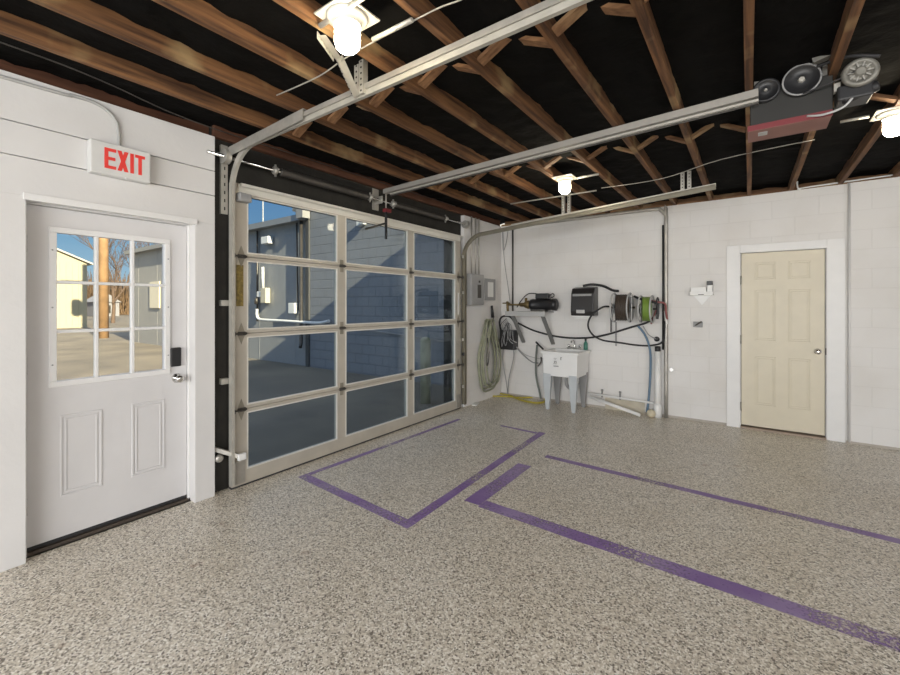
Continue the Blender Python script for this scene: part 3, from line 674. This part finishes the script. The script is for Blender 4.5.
MB().tube(arc(c2+Vector((.13, -.02, .06)), (0,1,0), (0,0,1), .08, -60, 250, 20), .009, 8).build('crank_loop', BPL, t_)
MB().tube([c2+Vector((-.14, -.02, .16)), c2+Vector((-.02, -.05, .11)), c2+Vector((.12, -.05, .07)), c2+Vector((.14, -.05, -.03)), c2+Vector((.13, -.05, -.12))], .015, 8, 4).build('crank_handle', BPL, t_)
def hose(pts, label, m=BRUB, r=.010, off=.05, name='hose', cat='hose', sm=8):
    return tag(MB().tube([W(p[0], p[1], p[2] if len(p) > 2 else off) for p in pts], r, 8, sm).build(name, m), label, cat)
hose([(583, 286, .12), (592, 284.5, .1), (603, 286, .1), (612, 290, .2), (618, 291, .3)], 'thick black hose arching from the towel dispenser to the brown reel', r=.017)
hose([(518, 323), (535, 331), (560, 337), (585, 338), (605, 335), (632, 327), (648, 322), (655, 315), (656, 309)], 'long black hose sagging across the wall from the shelf to the green reel', r=.013)
hose([(612, 307, .1), (603, 307, .24), (592, 315, .26), (588, 325, .24), (592, 334, .16), (602, 340, .08), (618, 342.5), (640, 345.5), (655, 345), (663, 341), (665, 330), (665, 321)], 'black hose loop hanging left of the reels down to the conduit', r=.012)
hose([(611, 308), (611, 325), (611, 332)], 'short vertical black hose under the brown reel', r=.009)
hose([(616, 322), (616, 346)], 'grey bracket rod hanging beneath the brown reel', GREY, .010, name='bracket_rod', cat='rod')
hose([(638, 326), (645, 335), (650, 350), (650.5, 370), (649, 395), (647, 412)], 'slate blue hose dropping from the reels to the floor', HBLUE, .014)
hose([(643, 326), (649, 335), (656, 339)], 'thin grey wire from the reels to the round black socket', GREY, .006, name='wire', cat='wire')
hose([(651, 301, .3), (658, 302, .25), (665, 304, .2), (666, 312, .15), (667, 319, .1)], 'dusty red hose draped from the green reel to the conduit', RUBRED, .013, .12)
hose([(659, 303), (655, 313), (651, 324)], 'second dusty red hose falling beside the green reel', RUBRED, .009, .14)
hose([(665, 311), (667, 324)], 'white and red spray wand leaning on the grey conduit', WPL, .014, .10, 'spray_wand', 'spray wand')
p = W(657, 339, .0)
tag(MB().lathe(p, (0,-1,0), [(.032, 0), (.032, .02), (.02, .03), (0, .031)], 20).build('wall_socket', BPL), 'round black socket on the wall beneath the green reel', 'socket')
p = W(672, 369, .0)
tag(MB().lathe((-.80, YF, p.z), (0,-1,0), [(.012, 0), (.012, .05), (.022, .052), (.022, .062)], 12).build('water_tap', CHROME), 'small tap sticking out right of the grey conduit', 'tap')
# white standpipe
sp = thing('standpipe', 'white plastic standpipe with black cap right of the blue hose', 'pipe', (-.955, YF-.07, 0))
MB().tube([(-.955, YF-.07, 0), (-.955, YF-.07, .84)], .036, 20).lathe((-.955, YF-.07, 0), (0,0,1), [(.048, 0), (.048, .16), (.04, .17)], 20).build('pipe', WPL, sp)
MB().lathe((-.955, YF-.07, .84), (0,0,1), [(.03, 0), (.034, .005), (.034, .06), (.02, .065)], 16).build('cap', BPL, sp)
p0, p1 = W(652, 398, .07), W(588, 390, .07)
t = thing('drain_pipe', 'white horizontal pipe low on the wall right of the sink', 'pipe', p1)
MB().tube([(-.985, YF-.06, .17), (p1.x, YF-.06, .20)], .014, 10).build('pipe', WPL, t)
for u in (602, 620): q = W(u, 391, .06); MB().lathe((q.x, YF-.06, .16), (0,0,1), [(.010, 0), (.010, .09), (.016, .095), (.016, .11)], 10).build('valve', GREY, t)
a_, b_ = onY(588, 391, YF-.25), onZ(648, 413, .03)
tag(MB().tube([(a_.x, YF-.16, .17), (-1.13, YF-.22, .03)], .022, 12).build('plastic_pipe', WPL), 'loose white plastic pipe sloping down to the floor right of the sink', 'pipe')
p = onZ(652, 414, .045)
tag(MB().lathe((p.x-.01, min(p.y, YF-.10), 0), (0,0,1), [(.02, 0), (.045, .02), (.052, .05), (.045, .08), (.02, .10), (0, .104)], 20).build('ball', mat('ball', (.62, .55, .40), .6)), 'small tan ball on the floor beside the standpipe', 'ball')
tag(MB().lathe(onZ(633, 413, 0)+Vector((0, 0, 0)), (0,0,1), [(.03, 0), (.03, .02), (.01, .026)], 14).build('bottle_cap', BPL), 'small black cap on the floor by the sloping pipe', 'cap')
struct('trim_8', MB().box((-1.62, YF-.012, 0), (-1.12, YF, .15)), mat('bare_block', (.55, .50, .40), .8, noise_amt=.15))

# utility sink
lf, rf = onZ(545, 404, 0), onZ(573, 411, 0)   # front feet
xa, xb, yf = -2.325, -1.82, 5.38
sk = thing('utility_sink', 'white plastic utility sink on tapered grey legs against the wall', 'utility sink', ((xa+xb)/2, YF-.28, 0))
zt_, zb_ = .80, .465
mb = MB(); yb2 = YF-.04
def tub(x0, x1, y0, y1, z): return [Vector((x0, y0, z)), Vector((x1, y0, z)), Vector((x1, y1, z)), Vector((x0, y1, z))]
rings = [tub(xa+.025, xb-.02, yf+.02, yb2-.03, zb_), tub(xa+.01, xb-.01, yf+.01, yb2-.01, zt_-.03), tub(xa-.01, xb+.01, yf-.01, yb2, zt_-.03), tub(xa-.01, xb+.01, yf-.01, yb2, zt_), tub(xa+.02, xb-.02, yf+.02, yb2-.05, zt_), tub(xa+.06, xb-.06, yf+.055, yb2-.07, zb_+.02)]
k0 = 0
for r_ in rings: mb.v += r_
for i in range(5):
    for j in range(4): a = 4*i+j; c = 4*i+(j+1) % 4; mb.face([a, c, c+4, a+4])
mb.face([3, 2, 1, 0]); mb.face([20, 21, 22, 23])
mb.build('basin', WPL, sk, .008)
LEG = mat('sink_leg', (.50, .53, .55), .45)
for x, y in ((xa+.07, yf+.055), (xb-.075, yf+.055), (xa+.06, yb2-.07), (xb-.07, yb2-.07)):
    mb = MB(); k = 0
    for z, wd in ((0, .022), (.02, .026), (zb_-.05, .055), (zb_+.03, .055)):
        mb.v += [Vector((x-wd, y-wd*.7, z)), Vector((x+wd, y-wd*.7, z)), Vector((x+wd, y+wd*.7, z)), Vector((x-wd, y+wd*.7, z))]
    for i in range(3):
        for j in range(4): a = 4*i+j; c = 4*i+(j+1) % 4; mb.face([a, c, c+4, a+4])
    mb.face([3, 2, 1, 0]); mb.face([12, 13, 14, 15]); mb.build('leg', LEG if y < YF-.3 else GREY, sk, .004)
MB().tube([((xa+xb)/2, YF-.28, zb_), ((xa+xb)/2, YF-.28, .33), ((xa+xb)/2+.05, YF-.25, .27), ((xa+xb)/2+.10, YF-.2, .32), ((xa+xb)/2+.10, YF-.02, .33)], .022, 12, 4).build('drain_trap', GREY, sk)
fx = (xa+xb)/2+.04
MB().box((fx-.10, yb2-.045, zt_), (fx+.10, yb2-.005, zt_+.03)).tube([(fx, yb2-.03, zt_+.02), (fx, yb2-.03, zt_+.10), (fx, yb2-.08, zt_+.13), (fx, yb2-.16, zt_+.11)], .010, 8, 4).lathe((fx-.08, yb2-.025, zt_+.03), (0,0,1), [(.015, 0), (.02, .03), (.01, .04)], 12).lathe((fx+.08, yb2-.025, zt_+.03), (0,0,1), [(.015, 0), (.02, .03), (.01, .04)], 12).build('faucet', CHROME, sk)
lb = MB(); lx, ly, lz = xa+.17, yf+.012, .635
lb.box((lx, ly-.004, lz-.035), (lx+.07, ly-.001, lz-.022))
for a, c, d_, e_ in ((0, .05, .0, .004), (.012, .018, .01, .035), (.035, .041, .01, .035), (.012, .041, .035, .041), (.018, .035, .055, .060), (.005, .045, .075, .079), (.10, .108, .06, .095), (.10, .118, .09, .098)): lb.box((lx+a, ly-.014, lz+d_), (lx+c, ly-.001+.004, lz+e_))
lb.build('printed_label', GREY, sk)
bt = thing('spray_bottle', 'dark green bottle standing on the back rim of the sink', 'bottle', (xb-.05, YF-.075, zt_))
MB().lathe((xb-.05, YF-.075, zt_), (0,0,1), [(.026, 0), (.028, .01), (.028, .09), (.012, .12), (.011, .13)], 18).build('body', BOTG, bt)
MB().lathe((xb-.05, YF-.075, zt_+.13), (0,0,1), [(.014, 0), (.014, .03), (.008, .035)], 12).build('cap', BPL, bt)
hose([(536, 342, .12), (540, 346, .14), (543, 349, .2)], 'black spray nozzle hooked left of the sink rim', BPL, .014, name='spray_nozzle', cat='nozzle', sm=4)
hose([(537, 345, .1), (536, 358, .08), (536, 375, .08), (539, 390, .08), (541, 399, .08)], 'grey green hose hanging down left of the sink', mat('hose_grey', (.17, .19, .17), .6), .015)
hose([(538, 366, .03), (541, 362, .08), (541, 357, .08)], 'small hose valve on the wall left of the sink', STEELD, .010, name='hose_valve', cat='valve', sm=3)

# shelf with bottle, thermostat box
s0, s1 = W(689.5, 290, .12), W(713, 290, .12)
t = thing('soap_shelf', 'small white wall shelf left of the cream door', 'shelf', ((s0.x+s1.x)/2, YF, 1.56))
MB().box((s0.x, YF-.12, 1.545), (s1.x, YF, 1.565)).box((s0.x, YF-.12, 1.565), (s1.x, YF-.114, 1.59)).build('tray', WPL, t, .004)
MB().box((s0.x+.01, YF-.10, 1.566), (s1.x-.07, YF-.01, 1.645)).build('soap_box', WPL, t, .004)
MB().prism([(s0.x+.03, YF, 1.545), (s1.x-.03, YF, 1.545), ((s0.x+s1.x)/2, YF, 1.43)], (0, -.012, 0)).build('bracket', WPL, t)
MB().box((s0.x+.09, YF-.1215, 1.552), (s0.x+.15, YF-.12, 1.560)).build('mark', INK, t)
t = thing('soap_bottle', 'white bottle with black cap standing on the small wall shelf', 'bottle', (s1.x-.035, YF-.06, 1.565))
MB().box((s1.x-.062, YF-.085, 1.566), (s1.x-.008, YF-.035, 1.67)).build('body', WPL, t, .008)
MB().box((s1.x-.066, YF-.088, 1.67), (s1.x-.006, YF-.032, 1.715)).build('cap', BPL, t, .004)
a, c = W(693, 321.5, .04), W(702.5, 327.5, .04)
t = thing('wall_hook', 'small dark grey bracket on the wall beneath the white shelf', 'bracket', (a.x, YF, c.z))
MB().box((a.x, YF-.03, c.z), (c.x, YF, a.z)).build('plate', GREY, t, .004)
MB().tube([(a.x+.02, YF-.02, c.z+.02), (c.x-.01, YF-.06, a.z)], .010).build('hook', STEELD, t)

# ---- left wall by the corner: electrical panel etc.
def L(px, py, off=.02): return onX(px, py, XL+off)
ep = thing('electrical_panel', 'grey electrical panel with its cover swung open on the corner wall', 'electrical panel', (XL, 5.14, 1.42))
MB().box((XL, 4.90, 1.43), (XL+.09, 5.24, 1.87)).build('box', GREY, ep, .005)
MB().box((XL+.09, 4.91, 1.44), (XL+.096, 5.23, 1.86)).build('cover', mat('panel_grey', (.34, .34, .34), .5), ep)
MB().box((XL+.096, 5.06, 1.53), (XL+.102, 5.15, 1.72)).box((XL+.096, 5.09, 1.75), (XL+.104, 5.12, 1.78)).build('breakers', STEELD, ep)
dr = MB().box((XL+.096, 5.24, 1.50), (XL+.104, 5.56, 1.82)).build('door', GREY, ep, .003)
MB().box((XL+.104, 5.33, 1.55), (XL+.106, 5.49, 1.77)).build('label', PAPER, dr)
for y in (5.0, 5.11, 5.20): cond([(XL+.03, y, 1.87), (XL+.03, y, ZW)], {5.0: 'left', 5.11: 'middle', 5.20: 'right'}[y]+' one of three conduits rising from the electrical panel', .010, GALV)
tag(MB().box((XL, 4.86, .88), (XL+.012, 5.30, 1.42)).build('backing_board', WHITE), 'white painted board beneath the electrical panel', 'board')
MB_ = MB().tube([(XL+.02, 4.86, .88), (XL+.02, 4.86, 1.42)], .008).build('conduit', GREY); tag(MB_, 'grey strip at the edge of the white backing board', 'conduit')
tag(MB().lathe(L(462, 354, 0), (1,0,0), [(.018, 0), (.018, .02), (.028, .03), (.028, .045), (0, .05)], 14).build('door_stop', BPL), 'small black knob on the wall beside the garage door', 'knob')
# hanging hose coil
t = thing('hanging_hose', 'olive garden hose coiled on a hook beneath the electrical panel', 'hose', (XL+.08, 5.40, 1.25))
mb = MB()
for k, (dy, ww, zb3) in enumerate(((0, .24, .20), (.03, .28, .16), (-.02, .20, .25), (.05, .26, .22), (.02, .17, .28))):
    cy = 5.42+dy; o3 = .03+.022*k
    mb.tube([(XL+o3, cy-.03, 1.18), (XL+o3+.01, cy-.6*ww, .95), (XL+o3, cy-ww, .65), (XL+o3, cy-ww*.7, zb3+.05), (XL+o3, cy, zb3-.02), (XL+o3, cy+ww*.8, zb3+.07), (XL+o3, cy+ww, .65), (XL+o3, cy+.55*ww, .95), (XL+o3+.01, cy+.03, 1.18), (XL+o3, cy, 1.21), (XL+o3, cy-.03, 1.18)], .013, 8, 6)
mb.build('hose_coil', HOLIVE, t)
MB().tube([(XL, 5.42, 1.19), (XL+.14, 5.42, 1.19), (XL+.15, 5.42, 1.24)], .008).build('hook', STEELD, t)
MB().tube([(XL+.14, 5.26, .95), (XL+.14, 5.24, .60), (XL+.14, 5.26, .55), (XL+.14, 5.29, .62), (XL+.14, 5.31, .75)], .009, 8, 4).build('strap', STEELD, t)
g1 = thing('spray_gun', 'pressure wand with black grip hanging beside the olive hose', 'spray gun', (XL+.05, 5.55, 1.0))
MB().tube([(XL+.05, 5.54, 1.42), (XL+.05, 5.57, 1.24)], [.018, .026], 10).build('grip', BPL, g1)
MB().tube([(XL+.05, 5.57, 1.25), (XL+.05, 5.66, .70)], .008, 8).build('lance', GALV, g1)
# black box with tangled cables in the corner on far wall
a, c = W(496, 330, .15), W(514, 351, .15)
t = thing('charger_box', 'black box hung with tangled cords in the room corner', 'box', ((a.x+c.x)/2, YF, c.z))
MB().box((-3.19, YF-.16, .735), (-2.945, YF, 1.04)).build('housing', BPL, t, .01)
for k in range(6):
    random.seed(k+3); x = -3.15+.035*k
    MB().tube([(-3.10+.01*k, YF-.10, 1.22-.02*k), (x-.03, YF-.14, 1.12), (x+.06*random.random(), YF-.175, 1.0), (x+.04*random.random(), YF-.178, .88), (x+.03*k-.06, YF-.175, .76+.02*k), (x-.02, YF-.18, .92), (-3.08+.01*k, YF-.13, 1.15)], .005, 6, 6).build('cord', GREY if k % 3 else BRUB, t)
def cordw(pts, label, m=GREY, r=.006, name='cord', cat='cord'): return tag(MB().tube([Vector(p) for p in pts], r, 8, 7).build(name, m), label, cat)
cordw([(-3.22, YF-.06, 1.0), (-3.225, YF-.10, 1.16), (-3.16, YF-.12, 1.25), (-3.02, YF-.12, 1.24), (-2.94, YF-.1, 1.12)], 'black hose arching over the black corner box', BRUB, .014, 'hose', 'hose')
cordw([(-2.98, YF-.10, .735), (-2.99, YF-.08, .60), (-3.06, YF-.09, .30), (-3.08, YF-.10, .03)], 'dark cord dropping from the black box to the floor', GREY, .008)
cordw([(-3.15, YF-.12, .735), (-3.17, YF-.1, .55), (-3.10, YF-.12, .25), (-3.06, YF-.14, .04)], 'second cord hanging to the floor in the corner', GREY, .007)
cordw([(-2.945, YF-.08, .78), (-2.85, YF-.04, .66), (-2.70, YF-.03, .56), (-2.60, YF-.03, .55)], 'dark cord running from the black box down toward the sink', GREY, .009)
cordw([(-3.0, YF-.05, .85), (-2.85, YF-.03, .68), (-2.6, YF-.03, .62), (-2.42, YF-.03, .64)], 'pale cord sagging along the wall left of the sink', GREYL, .006)
cordw([(-3.20, YF-.04, 2.66), (-3.18, YF-.04, 2.2), (-3.12, YF-.04, 1.8), (-3.05, YF-.08, 1.48)], 'thin grey wire hanging down the corner to the pump', GREY, .006, 'wire', 'wire')
cordw([(-3.10, YF-.04, 2.66), (-3.14, YF-.04, 2.42), (-3.19, YF-.04, 2.30), (-3.20, YF-.04, 2.5), (-3.21, YF-.04, 2.66)], 'small wire loop hanging at the top of the room corner', GREY, .006, 'wire', 'wire')
cordw([(-3.20, YF-.04, 1.46), (-3.04, YF-.1, 1.46)], 'small copper pipe joining the pump at the corner', BRASS, .010, 'pipe', 'pipe')
yc = [onZ(497, 393, .012), onZ(510, 395.5, .012), onZ(522, 400, .012), onZ(535, 402.5, .012), onZ(545, 401, .012), onZ(540, 397, .012), onZ(522, 397.5, .012), onZ(506, 396.5, .012), onZ(492, 396, .012)]
tag(MB().tube(yc, .010, 8, 6).tube([p+Vector((.02, -.03, .0)) for p in yc[1:7]], .009, 8, 6).build('extension_cord', YEL), 'yellow extension cord lying on the floor by the corner', 'cord')
p = onZ(475, 404, 0)
tag(MB().box((-3.24, p.y-.10, 0), (-3.17, p.y+.08, .012), rot=Matrix.Rotation(.3, 3, 'Z')).build('paper_scrap', PAPER), 'small white scrap on the floor by the garage door corner', 'scrap')

# ================================================================== PURPLE LINES
def line(segs, label):
    mb = MB()
    for i_, (a, c, w_) in enumerate(segs):
        a, c = Vector((*a, .0012+.0004*i_)), Vector((*c, .0012+.0004*i_)); n = max(2, int((c-a).length/.15)); d_ = (c-a).normalized(); s_ = Vector((-d_.y, d_.x, 0)); k = len(mb.v)
        for i in range(n+1):
            p = a+(c-a)*i/n
            for q in (-1, 1): mb.v.append(p+s_*q*(w_/2+.006*noise.noise(p*4+Vector((0,0,q)))))
        for i in range(n): mb.face([k+2*i, k+2*i+1, k+2*i+3, k+2*i+2])
    o = mb.build('floor_line', 'purple'); return tag(o, label, 'floor marking')
line([((-3.05, 2.115), (-1.775, 2.045), .085), ((-1.815, 2.09), (-1.89, 4.40), .075), ((-1.93, 4.34), (-2.40, 4.36), .05), ((-2.95, 4.30), (-3.02, 2.16), .055)], 'purple rectangle outline painted on the floor along the garage door')
line([((-1.63, 2.535), (-1.635, 3.42), .13), ((-1.57, 3.73), (1.6, 3.60), .075), ((-1.564, 2.57), (1.6, 2.505), .115)], 'purple rectangle outline on the floor running to the right edge')

# ================================================================== OUTSIDE
def ground():
    m = bpy.data.materials.new('asphalt'); m.use_nodes = True; n, l = m.node_tree.nodes, m.node_tree.links; b = n['Principled BSDF']; b.inputs['Roughness'].default_value = .85
    g = n.new('ShaderNodeNewGeometry'); nz = n.new('ShaderNodeTexNoise'); nz.inputs['Scale'].default_value = .8; nz.inputs['Detail'].default_value = 8; l.new(g.outputs['Position'], nz.inputs['Vector'])
    r = n.new('ShaderNodeValToRGB'); l.new(nz.outputs[0], r.inputs[0])
    r.color_ramp.elements[0].position = .35; r.color_ramp.elements[0].color = (.12, .11, .095, 1)
    r.color_ramp.elements[1].position = .7; r.color_ramp.elements[1].color = (.20, .18, .145, 1)
    l.new(r.outputs[0], b.inputs['Base Color']); MATS['asphalt'] = m
ground()
struct('ground', MB().box((-160, -60, -.14), (-3.31, 90, -.02)), 'asphalt')
SID = mat('metal_siding', (.29, .30, .31), .55, noise_amt=.08)
bl = thing('block_building', 'grey painted block building beyond the garage door', 'building', (-6, 6.2, 0))
MB().box((-8.45, 6.02, -.1), (-3.56, 9.5, 5.2)).build('wall', 'grey_block', bl)
MB().box((-8.5, 5.985, -.1), (-8.38, 6.05, 5.2)).build('corner_strip', mat('corner_metal', (.08, .08, .078), .6), bl)
sb = thing('metal_sided_building', 'lower grey metal sided building left of the block building', 'building', (-14, 6.2, 0))
sd = MB().box((-20.0, 6.05, -.1), (-8.5, 12, 3.5))
for xx in (-19.2, -17.4, -12.9, -10.62, -9.0): sd.box((xx, 6.045, -.1), (xx+.03, 6.05, 3.45))
sd.build('siding', SID, sb)
MB().box((-20.1, 5.85, 3.42), (-8.45, 6.05, 3.56)).prism([(-20.1, 5.85, 3.56), (-20.1, 12.1, 3.56), (-20.1, 9, 4.3)], (11.6, 0, 0)).build('roof', mat('metal_roof', (.30, .31, .32), .5, .3), sb)
MB().box((-8.6, 5.8, 3.45), (-8.35, 6.0, 3.85)).build('gutter_box', GREY, sb)
MB().tube([(-8.62, 5.95, 3.5), (-8.62, 5.95, .55), (-8.5, 5.85, .45)], .04, 10).tube([(-8.85, 5.99, 3.4), (-8.80, 5.99, 1.3)], .02).tube([(-10.62, 6.0, 3.4), (-10.62, 6.0, 1.0)], .025).build('downpipe', STEELD, sb)
MB().lathe((-9.2, 6.3, 3.55), (0,0,1), [(.09, 0), (.09, .22), (.17, .24), (.17, .34), (.05, .40)], 14).build('roof_vent', GALVL, sb)
wa, wb = onY(149.5, 282, 6), onY(159, 308, 6)
MB().box((wa.x, 6.0, wb.z), (wb.x, 6.04, wa.z)).build('window', mat('window_blind', (.65, .62, .52), .5), sb)
def wthing(px0, py0, px1, py1, name, label, cat, m, dep=.1):
    a, c = onY(px0, py0, 5.98), onY(px1, py1, 5.98)
    return tag(MB().box((a.x, 6.02-dep, c.z), (c.x, 6.034, a.z)).build(name, m, None, .01), label, cat)
wthing(264.5, 237.5, 271.5, 243.5, 'wall_lamp', 'small white wall lamp high on the metal siding outside', 'wall lamp', WPL, .14)
mt = thing('electric_meter', 'cream electric meter box with mast on the outdoor metal siding', 'electric meter', (-10.4, 6, 1.5))
YM = 5.93
a, c = onY(261.5, 288, YM), onY(266.5, 303, YM); MB().box((a.x, 5.90, c.z), (c.x, 6.035, a.z)).build('meter_box', mat('cream_enamel', (.62, .57, .44), .5), mt, .01)
a, c = onY(257, 291.5, YM), onY(261.5, 297, YM); MB().box((a.x, 5.92, c.z), (c.x, 6.035, a.z)).build('junction_box', WPL, mt, .01)
MB().tube([onY(263, 288, YM), onY(262.8, 267, YM)], .035, 10).build('mast', WPL, mt)
MB().tube([onY(256.5, 298, YM), onY(256.5, 304, YM)], .05, 10).build('meter', STEELD, mt)
MB().tube([onY(257, 309, YM), onY(257, 315, YM), onY(259, 319, YM), onY(266, 320, YM), onY(285, 321, YM), onY(308, 322.5, YM), onY(320, 323, YM), onY(329, 321, YM)], .035, 10, 4).build('service_pipe', WPL, mt)
a, c = onY(290, 303, YM), onY(296, 313.5, YM)
tag(MB().box((a.x, 5.88, c.z), (c.x, 6.035, a.z)).build('utility_box', WPL, None, .01), 'white utility box beside the downpipe on the outdoor wall', 'utility box')
a = onY(362, 223, 5.95)  # white spot on the block wall, built as small boxes
fl = thing('white_wall_boxes', 'two small white boxes on the outdoor grey block wall', 'floodlight', a)
MB().box((a.x-.13, 5.9, a.z-.06), (a.x-.02, 6.02, a.z+.06)).box((a.x+.02, 5.88, a.z-.05), (a.x+.12, 5.97, a.z+.05)).build('box_pair', WPL, fl, .02)
MB().box((a.x-.02, 5.95, a.z-.03), (a.x+.04, 6.02, a.z+.03)).build('base', GREYL, fl)
tag(MB().tube([(-3.6, 5.99, .72), (-7.6, 5.99, 1.0)], .015, 8).build('wall_pipe', GREY), 'grey pipe running along the outdoor block wall', 'pipe')
bo = thing('bollard', 'pale yellow green post standing outside the garage door', 'bollard', (-3.90, 4.80, -.02))
MB().lathe((-3.90, 4.80, -.02), (0,0,1), [(.078, 0), (.078, .93), (.06, .965), (0, .98)], 24).build('post', mat('bollard_paint', (.34, .35, .25), .6, noise_amt=.2), bo)
# pale building with shed roof, pole, trees, far objects
pb = thing('pale_building', 'pale yellow metal sided building seen through the entry door', 'building', (-36, 2, 0))
mb = MB().prism([(-35, 8.23, -.1), (-35, 8.23, 4.15), (-35, 2.2, 6.9), (-35, -4, 4.15), (-35, -4, -.1)], (-14, 0, 0))
for k in range(40): y = -4+.3*k+.1; mb.box((-34.97, y, -.1), (-35, y+.04, 4.1))
mb.build('wall', mat('pale_siding', (.36, .345, .25), .6), pb)
MB().prism([(-34.8, 8.5, 4.05), (-34.8, 8.5, 4.15), (-34.8, 2.2, 7.05), (-34.8, -4.3, 4.15), (-34.8, -4.3, 4.05), (-34.8, 2.2, 6.92)], (-14.4, 0, 0)).build('roof', mat('pale_roof', (.4, .4, .36), .5), pb)
up = thing('utility_pole', 'tall brown wooden utility pole seen through the entry door', 'utility pole', (-23, 5.97, 0))
MB().tube([(-23, 5.97, -.05), (-23, 5.97, 10)], [.19, .15], 14).build('pole', mat('pole_wood', (.33, .21, .11), .8, noise_amt=.3, noise_scale=3), up)
MB().bar((-23, 4.8, 8.9), (-23, 7.2, 8.9), .12, .12).build('crossarm', mat('pole_arm', (.30, .2, .12), .8), up)
MB().lathe((-23, 5.55, 6.8), (0,0,1), [(.22, 0), (.26, .05), (.26, .8), (.2, .9)], 14).build('transformer', GREYL, up)
st = thing('flag_mast', 'slim white mast rising behind the metal sided building', 'mast', (-16, 14, 0))
a = onY(263, 225, 9); MB().tube([(a.x, 9, 3.6), (a.x, 9, 5.6)], .02, 8).build('pole', GREYL, st)
BARK = mat('bark', (.12, .085, .065), .9, noise_amt=.3)
def tree(x, y, h, label, seed, dens=6, trunk=.15):
    rnd = random.Random(seed); t = thing('bare_tree', label, 'tree', (x, y, 0), 'bare winter trees'); mb = MB(); mb2 = MB()
    def br(p, d, l, r, lv):
        q = p+d*l*.5+Vector((rnd.uniform(-1,1), rnd.uniform(-1,1), 0))*l*.05; e = p+d*l
        (mb if lv < 1 else mb2).tube([p, q, e], [r, r*.62], 5 if lv > 1 else 8, 0, False)
        if lv >= dens: return
        for k in range(3 if lv < 4 else 2):
            nd = (d+Vector((rnd.uniform(-1,1), rnd.uniform(-1,1), rnd.uniform(-.25,.6)))*.62).normalized()
            br(p+d*l*(rnd.uniform(.5, 1) if k else 1), nd, l*rnd.uniform(.62, .82), max(r*.58, .012), lv+1)
    br(Vector((x, y, -.1)), Vector((0,0,1)), h*.3, trunk, 0)
    mb.build('trunk', BARK, t); mb2.build('branches', BARK, t)
tree(-42, 11.5, 9.5, 'bare tree rising behind the roof of the pale building', 1)
tree(-50, 18, 10, 'bare tree right of the utility pole in the distance', 2)
tree(-58, 21, 12, 'bare tree directly behind the utility pole', 5)
tree(-62, 25, 12, 'bare tree behind the end of the metal sided building', 3)
BR = mat('brush', (.22, .15, .09), 1, noise_amt=.5, noise_scale=3, bump=1, bump_scale=3)
mb = MB(); rnd = random.Random(4)
for k in range(5200):
    y = rnd.uniform(2, 45); x = -78+rnd.uniform(-4, 4); h = rnd.uniform(2.5, 7)*(.8+.2*math.sin(y*.7)); dx, dy = rnd.uniform(-.9, .9), rnd.uniform(-1.2, 1.2)
    mb.tube([(x, y, 0), (x+dx, y+dy, h)], [.09, .02], 3, 0, False)
tag(mb.build('brush', BR), 'distant band of leafless brown brush behind the lot', 'brush', None, 'stuff')
fh = thing('far_house', 'small grey house far away between pole and metal siding', 'house', (-60, 16, 0))
fy = onX(114, 320, -60).y
MB().box((-66, fy-.3, 0), (-69, fy+2.2, 1.9)).build('wall', mat('house_grey', (.2, .21, .24), .6), fh)
MB().prism([(-65.8, fy-.5, 1.8), (-65.8, fy+2.4, 1.8), (-65.8, fy+.95, 2.9)], (-4.5, 0, 0)).build('roof', mat('house_roof', (.20, .21, .24), .7), fh)
MB().box((-65.98, fy+.5, .4), (-65.95, fy+1.3, 1.4)).build('window', BLACK, fh)
